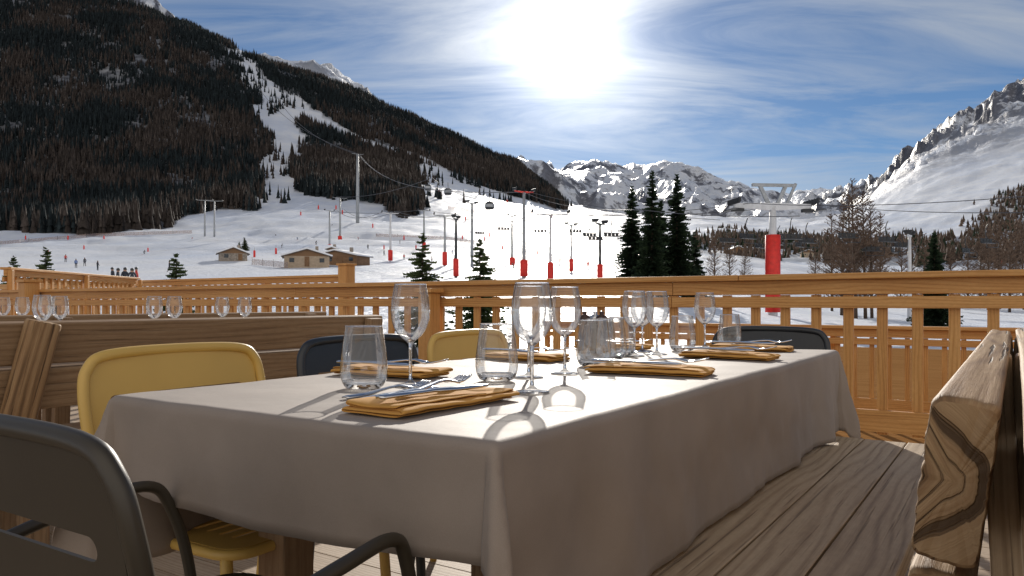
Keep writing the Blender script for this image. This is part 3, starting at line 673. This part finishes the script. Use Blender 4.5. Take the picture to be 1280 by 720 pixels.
# ------------------------------------------------------------ terrace: floor and fences
B=Beams(); u=-3.0
while u<5.55:
    v=-17+random.uniform(-2,0)
    while v<6:
        L=random.uniform(2.6,4); B.add(UV(u,v,-.02),UV(u,v+L-.004,-.02),.138,.04); v+=L
    u+=.144
o=B.obj('terrace_floor',M_floor,None,0); top(o,'weathered timber board terrace floor','floor',kind='structure')
B=Beams(); B.add(UV(-3,-5.5,-.5),UV(5.5,-5.5,-.5),22,.8); o=B.obj('terrace_base',M_benchd,None,0); top(o,'timber substructure beneath the terrace','floor',kind='structure')
B=Beams(); u=5.75
while u<26:
    B.add(UV(u,-9,-.47),UV(u,.8,-.47),.138,.04); u+=.144
o=B.obj('lower_terrace_floor',M_lower,None,0); top(o,'lower timber terrace floor beyond the railing','floor',kind='structure')
B=Beams(); B.add(UV(5.6,-4.1,-.9),UV(26.0,-4.1,-.9),9.8,.8); o=B.obj('lower_terrace_base',M_benchd,None,0); top(o,'timber substructure beneath the lower terrace','floor',kind='structure')
def fence(p0,p1,zt,zb,label,spacing=.2,indiv=False,floor=0,bw=.07,post_every=2.0,post=True):
    d=(p1-p0); L=d.length; d.normalize(); e=root('fence',Vector((p0.x,p0.y,floor)),label,'fence','timber terrace railings'); Z=lambda p,z:Vector((p.x,p.y,z))
    nrm=Vector((d.y,-d.x,0))
    if nrm.y<0: nrm=-nrm
    B=Beams(); s=0
    while s<L:
        l=min(3.6,L-s); B.add(Z(p0+d*s,zt-.02),Z(p0+d*(s+l-.003),zt-.02),.17,.04); s+=l
    B.obj('handrail',M_fence,e,.006)
    B=Beams(); s=0
    while s<L:
        l=min(4.1,L-s); B.add(Z(p0+d*s,zt-.09),Z(p0+d*(s+l-.003),zt-.09),.06,.095); B.add(Z(p0+d*s-nrm*.035,zt-.19),Z(p0+d*(s+l-.003)-nrm*.035,zt-.19),.035,.075); s+=l
    B.obj('upper_rail',M_fence,e,.004)
    B=Beams(); B.add(Z(p0-nrm*.035,zb+.07),Z(p1-nrm*.035,zb+.07),.035,.14); B.obj('lower_rail',M_fence,e,.004)
    n=int(L/spacing)
    if indiv:
        for i in range(min(n,100)):
            q=p0+d*(i*spacing+.1); B=Beams(); B.add(Z(q,zb-.02),Z(q,zt-.14),.03,bw,d); B.obj('baluster',M_fence,e,.004)
    else:
        B=Beams()
        for i in range(n): q=p0+d*(i*spacing+.1); B.add(Z(q,zb-.02),Z(q,zt-.14),.03,bw,d)
        B.obj('baluster_row',M_fence,e,0)
    if post:
        k=int(L/post_every)
        for i in range(k+1):
            q=p0+d*(L*i/k); B=Beams(); B.add(Z(q+nrm*.085,floor-.3),Z(q+nrm*.085,zt-.045),.07,.07,d); B.obj('post',M_fence,e,.006)
    return e
fence(UV(5.36,2.0),UV(5.36,-16),1.126,.11,'honey coloured larch railing along the terrace edge',.2,True,0,post=False,bw=.062)
fence(UV(10.0,.2),UV(10.0,-6.0),.66,-.35,'orange timber railing around the lower terrace',.19,False,-.45,bw=.05)
fence(UV(5.9,.75),UV(25.8,.75),.62,-.35,'orange timber railing around the lower terrace',.19,False,-.45)
fence(UV(10.0,-10.3),UV(10.0,-24),1.46,.5,'timber railing of a neighbouring terrace',.22,False,-1.0)
fence(Vector((-8.0,12,0)),Vector((-8.4,17,0)),1.50,.5,'timber railing of a neighbouring terrace',.22,False,-1.0)
def postobj(p,z,w,label):
    e=root('railing_pillar',Vector((p.x,p.y,-.3)),label,'post'); B=Beams(); B.add((p.x,p.y,-.3),(p.x,p.y,z),w,w,U); B.obj('shaft',M_fence,e,.008); B=Beams(); B.add((p.x,p.y,z+.001),(p.x,p.y,z+.04),w+.05,w+.05,U); B.obj('cap',M_fence,e,.008)
postobj(UV(10.0,-10.25),1.62,.22,'square timber post with a flat cap')
postobj(UV(5.19,-4.3),1.02,.14,'square larch pillar standing against the railing')
postobj(UV(5.19,1.8),1.02,.14,'square larch pillar standing against the railing')
postobj(UV(5.2,-11.6),1.22,.2,'square timber post with a flat cap')

# ------------------------------------------------------------ benches
def bench(vs0,vs1,vback_bot,vback_top,u0,u1,ub0,ub1,ztop,label,mat,seat_n=3,zs=.45,hp=.14,posts=None,th=.05,rough=False,bmat=None):
    e=root('bench',UV((u0+u1)/2,(vs0+vs1)/2,0),label,'bench','timber benches along the tables')
    bmat=bmat or mat
    B=Beams(); w=(vs1-vs0)/seat_n
    for i in range(seat_n):
        v=vs0+w*(i+.5); B.add(UV(u0,v,zs-.02),UV(u1+random.uniform(-.01,.01),v,zs-.02),abs(w)-.004,.042)
    B.obj('seat',mat,e,.003)
    lean=Vector(UV(0,vback_top-vback_bot,ztop-zs)).normalized(); sgn=1 if (vs0<vback_top) else -1
    B=Beams(); span=(ztop-zs)
    for k,zc in enumerate((ztop-hp/2,ztop-hp*1.5-.012)):
        f=(zc-zs)/span; v=vback_bot+(vback_top-vback_bot)*f
        a=UV(ub0+k*.02,v,zc); b=UV(ub1-k*.01,v,zc)
        if rough: B.rough(a,b,th,hp,lean)
        else: B.add(a,b,th,hp,lean)
    B.obj('backrest',bmat,e,0 if rough else .007,2)
    if posts is None: posts=(ub0+.25,(ub0+ub1)/2,ub1-.2)
    for uu in posts:
        B=Beams(); off=.055*sgn; B.add(UV(uu,vback_bot+off,zs-.3),UV(uu,vback_top+off,ztop-.015),.09,.045,V); B.obj('back_support',mat,e,.006)
    for uu in (u0+.25,(u0+u1)/2,u1-.25):
        B=Beams(); B.add(UV(uu,vs0+.03*sgn,zs-.085),UV(uu,vback_bot+.05*sgn,zs-.085),.05,.09)
        for v in (vs0+.06*sgn,vs1): B.add(UV(uu,v,.0),UV(uu,v,zs-.13),.09,.05,V)
        B.obj('leg',mat,e,.005)
    return e
bench(-.575,-.17,-.080,-.030,-.6,2.93,.72,2.47,.855,'weathered timber bench beside the laid table',M_bench,3,posts=(1.6,2.35),th=.05,rough=True,bmat=M_benchr)
bench(.42,.14,.062,.030,-.6,2.93,.52,2.55,.86,'golden timber bench set back to back with another',M_bench,3,posts=(1.5,2.4),th=.05,rough=True,bmat=M_benchr)
lb=bench(-3.15,-2.87,-2.84,-2.78,-1.0,3.6,-.5,2.95,.868,'dark timber bench in front of the neighbouring table',M_benchd,3,hp=.145,posts=(2.85,))
B=Beams(); B.rough(UV(1.17,-2.785,.38),UV(1.27,-2.735,.868),.055,.11,U,.022,.8)
B.obj('back_support',M_benchr,lb,0)
bench(-5.15,-4.85,-4.80,-4.76,.0,4.6,.2,4.4,.86,'timber bench behind the neighbouring table',M_benchd,3)

# ------------------------------------------------------------ tables & cloths
def table(u0,u1,v0,v1,label):
    e=root('table',UV((u0+u1)/2,(v0+v1)/2,0),label,'table','timber dining tables on the terrace')
    B=Beams(); w=(v1-v0-.04)/5
    for i in range(5): v=v0+.02+w*(i+.5); B.add(UV(u0+.02,v,.722),UV(u1-.02,v,.722),w-.005,.04)
    B.obj('table_top',M_benchd,e,.004)
    for uu in (u0+.25,u1-.25):
        for vv in (v0+.15,v1-.15):
            B=Beams(); B.add(UV(uu,vv,0),UV(uu,vv,.70),.08,.08,U); B.obj('leg',M_benchd,e,.005)
    return e
def cloth(u0,u1,v0,v1,ovu,ovv,label,seed,step=.016,ovr=None):
    L=u1-u0; Wd=v1-v0
    def axis(L,ov,ov2=None):
        ov2=ov if ov2 is None else ov2
        a=list(np.arange(-ov,-.0301,step))+list(np.arange(-.03,.031,.005))+list(np.arange(.045,L-.04,step))+list(np.arange(L-.03,L+.0301,.005))+list(np.arange(L+.045,L+ov2+.001,step))
        return np.array(a)
    A=axis(L,ovu); Bv=axis(Wd,ovv,ovr); AA,BB=np.meshgrid(A,Bv,indexing='ij')
    ca=np.clip(AA,0,L); cb=np.clip(BB,0,Wd); da=AA-ca; db=BB-cb; d=np.hypot(da,db)
    nx=np.where(d>1e-9,da/np.maximum(d,1e-9),0); ny=np.where(d>1e-9,db/np.maximum(d,1e-9),0)
    r=.014; q=r*math.pi/2; ang=np.clip(d/r,0,math.pi/2)
    out=r*np.sin(ang); dn=r*(1-np.cos(ang))+np.maximum(d-q,0)
    th=np.arctan2(np.abs(db),np.abs(da)); corner=np.where((np.abs(da)>1e-6)&(np.abs(db)>1e-6),np.sin(2*th),0)
    s=ca*np.sign(db)+7*np.sign(db)+cb*np.sign(da)+3*np.sign(da)
    drop=dn/.35
    fold=(np.sin(s*8.5+1.9*np.sin(s*2.7+seed))*.018+np.sin(s*19+2.4*np.sin(s*4.3))*.009)*np.clip(drop*1.5,0,1)**1.2
    n1=(fbm(AA*6+seed,BB*6,4)-.5)
    side_r=(db>0)
    out=out+dn*np.where(side_r,.02,.06)+fold*np.where(side_r,.6,1.15)+.034*n1*np.clip(drop*2,0,1)+corner**2*dn*.24+.012*np.sin(th*14)*corner*drop
    z=.755-dn*(1-.03*corner)-corner**2*dn*dn*.25
    z=z-np.where(da<0,.035*np.sin(math.pi*np.clip(cb/Wd,0,1))*drop,0)
    top_=(d<1e-9); z=z+np.where(top_,(fbm(AA*5+3,BB*5+7,4)-.5)*.006,(fbm(ca*5+3,cb*5+7,4)-.5)*.006)
    for c0 in (L*.25,L*.5,L*.75): z=z+.0022*np.exp(-((AA-c0)/.006)**2)*top_
    X=ca+nx*out; Yv=cb+ny*out
    P=[UV(u0+x,v0+y,zz) for x,y,zz in zip(X.ravel(),Yv.ravel(),z.ravel())]
    na,nb=AA.shape; idx=np.arange(na*nb).reshape(na,nb)
    fs=np.stack([idx[:-1,:-1].ravel(),idx[1:,:-1].ravel(),idx[1:,1:].ravel(),idx[:-1,1:].ravel()],1).tolist()
    o=mobj('tablecloth',pymesh('tablecloth',P,fs),M_cloth,None,True); sd=o.modifiers.new('s','SOLIDIFY'); sd.thickness=.0015; sd.offset=-1
    top(o,label,'tablecloth'); return o
table(.80,2.97,-1.40,-.56,'timber dining table under a taupe cloth')
cloth(.79,2.98,-1.41,-.55,.165,.335,'taupe cloth draped over the laid dining table',1.,ovr=.312)
table(.3,3.6,-4.25,-3.42,'neighbouring dining table under a taupe cloth')
cloth(.29,3.61,-4.26,-3.41,.2,.28,'taupe cloth over the neighbouring table',2.,.03)

# ------------------------------------------------------------ glassware
def ring(r,z,t): return [(r+t*math.cos(a),z+t*math.sin(a)) for a in [i*math.pi/3 for i in range(6)]]
def wineglass():
    e=root('wine_glass',(0,0,0),'clear empty stemmed wine glass standing on the tablecloth','wine glass','wine glasses laid on the tables')
    o=[(.0,.0006),(.034,.0006),(.0345,.0018),(.030,.003),(.012,.006),(.0052,.011),(.0036,.022),(.0034,.05),(.0036,.078),(.0048,.089),(.012,.096),(.0175,.100),(.024,.106),(.0295,.1135),(.034,.122),(.0372,.131),(.0395,.141),(.0408,.155),(.0402,.167),(.0388,.179),(.0362,.194),(.0328,.212)]
    g=lathe('glass_body',o,M_glass,None,56); g.parent=e
    g=lathe('glass_rim',ring(.0326,.2122,.0010),M_sglass,None,56,True); g.parent=e
    g=lathe('glass_stem',[(0,.012),(.0031,.014),(.0029,.03),(.0029,.075),(.0038,.088),(.010,.0955),(0,.0985)],M_sglass,None,20); g.parent=e
    return e
def tumbler():
    e=root('water_glass',(0,0,0),'clear empty water tumbler standing on the tablecloth','water glass','water tumblers laid on the tables')
    o=[(.038,.0035),(.043,.012),(.0462,.021),(.0475,.031),(.0477,.042),(.0468,.055),(.045,.07),(.043,.085),(.0405,.103),(.0375,.126)]
    g=lathe('glass_body',o,M_glass,None,56); g.parent=e
    g=lathe('glass_rim',ring(.0373,.1262,.0012),M_sglass,None,56,True); g.parent=e
    g=lathe('glass_base',[(0,.0005),(.030,.0005),(.0365,.003),(.041,.0105),(.0425,.016),(.036,.0145),(.02,.0105),(0,.0095)],M_sglass,None,40); g.parent=e
    return e
wg=wineglass(); tg=tumbler(); TZ=.7575
wp=[onz(513,487),onz(665,495),onz(661,476),onz(706,471),onz(793,448),onz(821,446),onz(881,437.5),onz(803,443)]
for i,p in enumerate(wp):
    p=Vector((p.x,p.y,TZ))
    if i==0: wg.location=p
    else: dup(wg,p,random.uniform(0,3))
for px,Y in ((53,3.35),(75,3.8),(193,3.9),(218,4.0),(278,4.45),(306,4.5),(28,4.6),(4,4.7),(58,4.3)):
    q=W(px,0,Y); dup(wg,Vector((q.x,q.y,TZ)),0,.98)
tp=[onz(455,490),onz(621,480),onz(742,461),onz(764,452),onz(853,441),onz(912,434),onz(776,447),onz(750,456)]
for i,p in enumerate(tp):
    p=Vector((p.x,p.y,TZ))
    if i==0: tg.location=p
    else: dup(tg,p,0,1.0)
M_mill=simple('dark_mill_wood',(.05,.025,.015),.35,0,.2,20)
for px,c in ((731,0),(744,1),(752,0)):
    q=W(px,0,2.62+c*.06); e=root('pepper_mill',Vector((q.x,q.y,TZ)),'small dark pepper mill with a steel cap','pepper mill','salt and pepper mills on the table')
    lathe('mill_body',[(0,0),(.024,0),(.024,.01),(.018,.04),(.02,.08),(.022,.1),(0,.1)],M_mill if c==0 else M_stone,None,20).parent=e
    lathe('mill_cap',[(0,.101),(.021,.101),(.023,.112),(.018,.128),(.007,.133),(.008,.142),(0,.146)],M_steel if c else M_mill,None,20).parent=e

# ------------------------------------------------------------ napkins & cutlery
def napkin(seed,L=.29,w=.13,layers=4,gap=.0048):
    rnd=random.Random(seed); path=[]
    for k in range(layers):
        z=.004+gap*k; a,b=(-w/2,w/2) if k%2==0 else (w/2,-w/2)
        a*=1-.05*rnd.random(); b*=1-.07*rnd.random()
        for t in np.linspace(.06,.94,8): path.append((a+(b-a)*t,z+math.sin(t*math.pi)*(.0006-.0015*(k==layers-1))))
        if k<layers-1:
            path.append((b+math.copysign(gap*.35,b),z+gap*.15)); path.append((b+math.copysign(gap*.6,b),z+gap*.5)); path.append((b+math.copysign(gap*.35,b),z+gap*.85))
    n=34; vs=[];fs=[]; m=len(path)
    jl=[rnd.uniform(-.006,.006) for _ in range(layers+1)]; jr=[rnd.uniform(-.008,.008) for _ in range(layers+1)]
    for i in range(n+1):
        t=i/n; e_=abs(t-.5)*2; pf=1+.05*math.sin(t*5+seed)-.2*max(0,(e_-.9)/.1)**2
        for j,(y,z) in enumerate(path):
            k=min(j//11,layers); x=-L/2+L*t+jl[k]*(1-t)+jr[k]*t-math.copysign(.004,t-.5)*(abs(y)/w*2)**4*(e_>.97)
            yy=y*(1+.03*math.sin(t*4+seed+k)-.04*max(0,(e_-.92)/.08)**2)+.004*math.sin(t*5+seed)
            vs.append((x,yy,z*pf+.0011*math.sin(x*38+y*60+k*1.1+seed)*(z/.02)+.0005*math.sin(x*100-y*60+k)))
    for i in range(n):
        for j in range(m-1): fs.append((i*m+j,(i+1)*m+j,(i+1)*m+j+1,i*m+j+1))
    me=pymesh('napkin',vs,fs); o=mobj('napkin',me,M_nap,None,True)
    s=o.modifiers.new('s','SOLIDIFY'); s.thickness=.0034; s.offset=0
    s=o.modifiers.new('u','SUBSURF'); s.levels=2; s.render_levels=2
    top(o,'folded mustard yellow cloth napkin lying on the tablecloth','napkin','folded mustard napkins at each place'); return o
def ribbon(strips,name,mat,thick=.0022):
    vs=[];fs=[]
    for st_ in strips:
        b=len(vs)
        for x,z,hw,y in st_: vs+=[(x,y-hw,z-hw*.12),(x,y,z+hw*.18),(x,y+hw,z-hw*.12)]
        for i in range(len(st_)-1):
            q=b+3*i; fs+=[(q,q+1,q+4,q+3),(q+1,q+2,q+5,q+4)]
    me=pymesh(name,vs,fs); o=mobj(name,me,mat,None,True); s=o.modifiers.new('s','SOLIDIFY'); s.thickness=thick; s.offset=0; return o
def fork():
    h=[(-.11,.003,.007,0),(-.106,.003,.0105,0),(-.06,.004,.008,0),(.0,.011,.0048,0),(.025,.012,.0055,0),(.038,.010,.0115,0),(.05,.007,.0135,0),(.058,.006,.0135,0)]
    ts=[[(.058,.006,.0024,y),(.075,.007,.0020,y),(.098,.012,.0016,y*.95),(.106,.015,.0008,y*.95)] for y in (-.0112,-.0037,.0037,.0112)]
    o=ribbon([h]+ts,'fork',M_steel,.003); top(o,'polished steel dinner fork laid on a napkin','fork','steel forks at each place'); return o
def knife():
    h=[(-.118,.005,.006,0),(-.112,.005,.010,0),(-.05,.006,.008,0),(-.005,.006,.006,0),(.0,.006,.0095,.001),(.05,.005,.0115,.001),(.09,.005,.0105,.0),(.112,.005,.006,-.003),(.121,.005,.001,-.006)]
    o=ribbon([h],'knife',M_steel,.0038); top(o,'polished steel dinner knife laid on a napkin','knife','steel knives at each place'); return o
fk=fork(); kf=knife(); 
nps=[None,(UV(1.36,-1.25),ROTU-math.pi/2+.08,.27),(UV(1.95,-1.25),ROTU-math.pi/2-.05,.27),(UV(2.58,-1.25),ROTU-math.pi/2,.27),
     (UV(1.74,-.745),ROTU-math.pi/2+.1,.30),(UV(2.36,-.745),ROTU-math.pi/2-.06,.29),(UV(2.80,-.80),ROTU-math.pi/2+.1,.28)]
p0=onz(548,512); nps[0]=(Vector((p0.x,p0.y,0)),ROTU-.02,.31)
for i,(p,rz,L) in enumerate(nps):
    n=napkin(i+1,L); n.location=(p.x,p.y,TZ-.0005); n.rotation_euler=(0,0,rz)
    zt=TZ+.0235
    c,s=math.cos(rz),math.sin(rz)
    def off(x,y,z): return Vector((p.x+c*x-s*y,p.y+s*x+c*y,z))
    a=fk if i==0 else fk.copy(); b=kf if i==0 else kf.copy()
    if i>0: col.objects.link(a); col.objects.link(b)
    a.location=off(.03,.028,zt+.001); a.rotation_euler=(0,.0,rz+.16)
    b.location=off(-.03,-.018,zt); b.rotation_euler=(0,0,rz-.12+(.1 if i%2 else 0))
p1=onz(500,500); b=kf.copy(); col.objects.link(b); b.location=(p1.x,p1.y,TZ+.001); b.rotation_euler=(0,0,ROTU+.1); b['label']='polished steel dinner knife laid on the tablecloth'
p1=onz(486,497); b=fk.copy(); col.objects.link(b); b.location=(p1.x,p1.y,TZ+.001); b.rotation_euler=(0,0,ROTU-.05); b['label']='polished steel dinner fork laid on the tablecloth'
for i,(u,v) in enumerate(((.9,-3.6),(1.6,-3.6),(2.3,-3.6),(2.9,-3.6))):
    q=UV(u,v); n=napkin(20+i,.26); n.location=(q.x,q.y,TZ); n.rotation_euler=(0,0,ROTU-math.pi/2)

# ------------------------------------------------------------ chairs
def chair(mat,label,arms=False,H=.815,fr=.0125):
    e=root('chair',(0,0,0),label,'chair','metal terrace chairs around the table')
    yb=lambda z:-.215-(z-.45)*.17
    dz=H-.826
    pth=[(-.225,-.27,.0),(-.23,-.235,.25),(-.235,yb(.46),.46),(-.243,yb(.62),.62),(-.245,yb(.74),.74+dz),(-.230,yb(.795),.795+dz),(-.18,yb(.82),.822+dz),(0,yb(.826)-.006,.828+dz),(.18,yb(.82),.822+dz),(.230,yb(.795),.795+dz),(.245,yb(.74),.74+dz),(.243,yb(.62),.62),(.235,yb(.46),.46),(.23,-.235,.25),(.225,-.27,.0)]
    tube('back_frame',[(catmull(pth,6),fr,False)],mat,None,12).parent=e
    outer=rrect(.462,.30+dz,.055,8,0,.668+dz/2); slot=rrect(.37,.026,.0128,6,0,.716+dz)
    s=sheet('backrest',outer,[slot],lambda x,z:(x,yb(z)-.006,z),mat,None,.004); s.parent=e
    outer=rrect(.46,.43,.05,8,0,.0); holes=[rrect(.34,.012,.0055,4,0,-.14+.04*i) for i in range(8)]
    s=sheet('seat',outer,holes,lambda x,y:(x,y,.452),mat,None,.004); s.parent=e
    rg=[Vector((x,y,.443)) for x,y in rrect(.47,.44,.055,6)]
    tube('seat_frame',[(rg,.011,True)],mat,None,8).parent=e
    for sx in (-1,1):
        if not arms:
            tube('leg',[(catmull([(sx*.225,.19,.44),(sx*.228,.2,.3),(sx*.232,.225,0)],4),.0125,False)],mat,None,10).parent=e
        else:
            tube('armrest',[(catmull([(sx*.243,yb(.60),.575),(sx*.262,-.15,.598),(sx*.268,-.02,.622),(sx*.264,.07,.628),(sx*.258,.105,.59),(sx*.248,.135,.48),(sx*.24,.16,.25),(sx*.235,.20,0)],7),.0095,False)],mat,None,12).parent=e
    return e
yc=chair(M_yel,'pale mustard yellow metal chair with a slotted backrest'); dc=chair(M_blk,'dark metal chair with a slotted backrest'); ac=chair(M_brn,'dark olive metal armchair at the head of the table',True,.802,.011)
def place(o,u,v,ang): q=UV(u,v); o.location=(q.x,q.y,0); o.rotation_euler=(0,0,ang)
faceV=math.atan2(V.y,V.x)-math.pi/2; faceU=ROTU-math.pi/2
place(yc,1.14,-1.47,faceV+.04)
place(dc,1.77,-1.49,faceV-.05)
dup(yc,UV(2.36,-1.48),faceV)
dup(dc,UV(3.15,-.90),faceU+math.pi)
place(ac,.65,-.925,faceU+.02)

# ------------------------------------------------------------ camera, world, sun
cam=bpy.data.cameras.new('camera'); co=bpy.data.objects.new('camera',cam); col.objects.link(co)
co.location=(0,0,CZ); co.rotation_euler=(math.radians(90),0,0); cam.sensor_width=36; cam.lens=36*F/1280; cam.shift_y=19/1280
cam.clip_start=.02; cam.clip_end=20000
bpy.context.scene.camera=co
EL=math.radians(19.); AZ=math.radians(4.2)
sd=Vector((math.sin(AZ)*math.cos(EL),math.cos(AZ)*math.cos(EL),math.sin(EL)))
sl=bpy.data.lights.new('sun','SUN'); sl.energy=5; sl.angle=math.radians(.5); sl.color=(1,.93,.83)
so=bpy.data.objects.new('sun',sl); col.objects.link(so); so.rotation_euler=(-sd).to_track_quat('-Z','Y').to_euler()
w=bpy.data.worlds.new('World'); bpy.context.scene.world=w; w.use_nodes=True; nt=w.node_tree
bg=[n for n in nt.nodes if n.type=='BACKGROUND'][0]
sky=N(nt,'ShaderNodeTexSky'); sky.sky_type='NISHITA'; sky.sun_disc=False; sky.sun_elevation=EL; sky.sun_rotation=AZ; sky.altitude=2500; sky.air_density=1.0; sky.dust_density=.05; sky.ozone_density=2.
tc=N(nt,'ShaderNodeTexCoord'); sp=N(nt,'ShaderNodeSeparateXYZ'); nt.links.new(tc.outputs['Generated'],sp.inputs[0])
zp=mth(nt,'MAXIMUM',sp.outputs[2],0.0)
zz=mth(nt,'ADD',zp,.14)
cb=N(nt,'ShaderNodeCombineXYZ'); nt.links.new(mth(nt,'DIVIDE',sp.outputs[0],zz),cb.inputs[0]); nt.links.new(mth(nt,'DIVIDE',sp.outputs[1],zz),cb.inputs[1])
mp=N(nt,'ShaderNodeMapping'); mp.inputs['Rotation'].default_value=(0,0,.45); mp.inputs['Scale'].default_value=(.6,1.9,1); nt.links.new(cb.outputs[0],mp.inputs[0])
n1=N(nt,'ShaderNodeTexNoise'); n1.inputs['Scale'].default_value=1.1; n1.inputs['Detail'].default_value=12; n1.inputs['Roughness'].default_value=.62; n1.inputs['Distortion'].default_value=1.0; nt.links.new(mp.outputs[0],n1.inputs['Vector'])
n2=N(nt,'ShaderNodeTexNoise'); n2.inputs['Scale'].default_value=.6; n2.inputs['Detail'].default_value=3; nt.links.new(cb.outputs[0],n2.inputs['Vector'])
dt=N(nt,'ShaderNodeVectorMath',operation='DOT_PRODUCT'); nt.links.new(tc.outputs['Generated'],dt.inputs[0]); dt.inputs[1].default_value=sd
dd=mth(nt,'MAXIMUM',dt.outputs['Value'],0.0)
P=lambda e:mth(nt,'POWER',dd,e)
g2=P(90.0); g3=P(9.0)
cm=ramp(nt,mth(nt,'ADD',mth(nt,'MULTIPLY',n1.outputs[0],.8),mth(nt,'MULTIPLY',n2.outputs[0],.3)),[(.47,0.),(.72,1.)])
skt=mixc(nt,1.0,sky.outputs[0],(.70,.86,1.0),'MULTIPLY')
skys=N(nt,'ShaderNodeVectorMath',operation='SCALE'); nt.links.new(skt,skys.inputs[0]); skys.inputs['Scale'].default_value=.072
hz=mth(nt,'POWER',mth(nt,'SUBTRACT',1.0,zp),11.0)
skh=mixc(nt,mth(nt,'MULTIPLY',hz,.75),skys.outputs[0],(.42,.53,.66))
cbr=mth(nt,'ADD',.50,mth(nt,'ADD',mth(nt,'MULTIPLY',g2,.35),mth(nt,'MULTIPLY',g3,.17)))
cc=N(nt,'ShaderNodeVectorMath',operation='SCALE'); cc.inputs[0].default_value=(.90,.95,1.0); nt.links.new(cbr,cc.inputs['Scale'])
mx=mixc(nt,mth(nt,'MULTIPLY',cm,.75),skh,cc.outputs[0])
back=mth(nt,'MULTIPLY',mth(nt,'ADD',mth(nt,'MULTIPLY',sp.outputs[1],-1.6),-.1,True),mth(nt,'ADD',.75,mth(nt,'MULTIPLY',n2.outputs[0],.4)),True)  # mask for a warm fill veil added to the unseen sky behind the camera
mx=mixc(nt,back,mx,(.92,.85,.775))  # invented bright veil, warms and lifts the camera-facing surfaces
gl=mth(nt,'ADD',mth(nt,'MULTIPLY',P(1100.),1.2),mth(nt,'ADD',mth(nt,'MULTIPLY',P(240.),.6),mth(nt,'MULTIPLY',mth(nt,'MULTIPLY',P(45.),.42),mth(nt,'ADD',.12,n1.outputs[0]))))
gc=N(nt,'ShaderNodeVectorMath',operation='SCALE'); gc.inputs[0].default_value=(1,.98,.95); nt.links.new(gl,gc.inputs['Scale'])
ad=N(nt,'ShaderNodeVectorMath',operation='ADD'); nt.links.new(mx,ad.inputs[0]); nt.links.new(gc.outputs[0],ad.inputs[1])
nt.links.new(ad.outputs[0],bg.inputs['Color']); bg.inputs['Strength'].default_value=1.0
sc=bpy.context.scene; sc.view_settings.view_transform='Standard'; sc.view_settings.look='None'; sc.view_settings.exposure=0
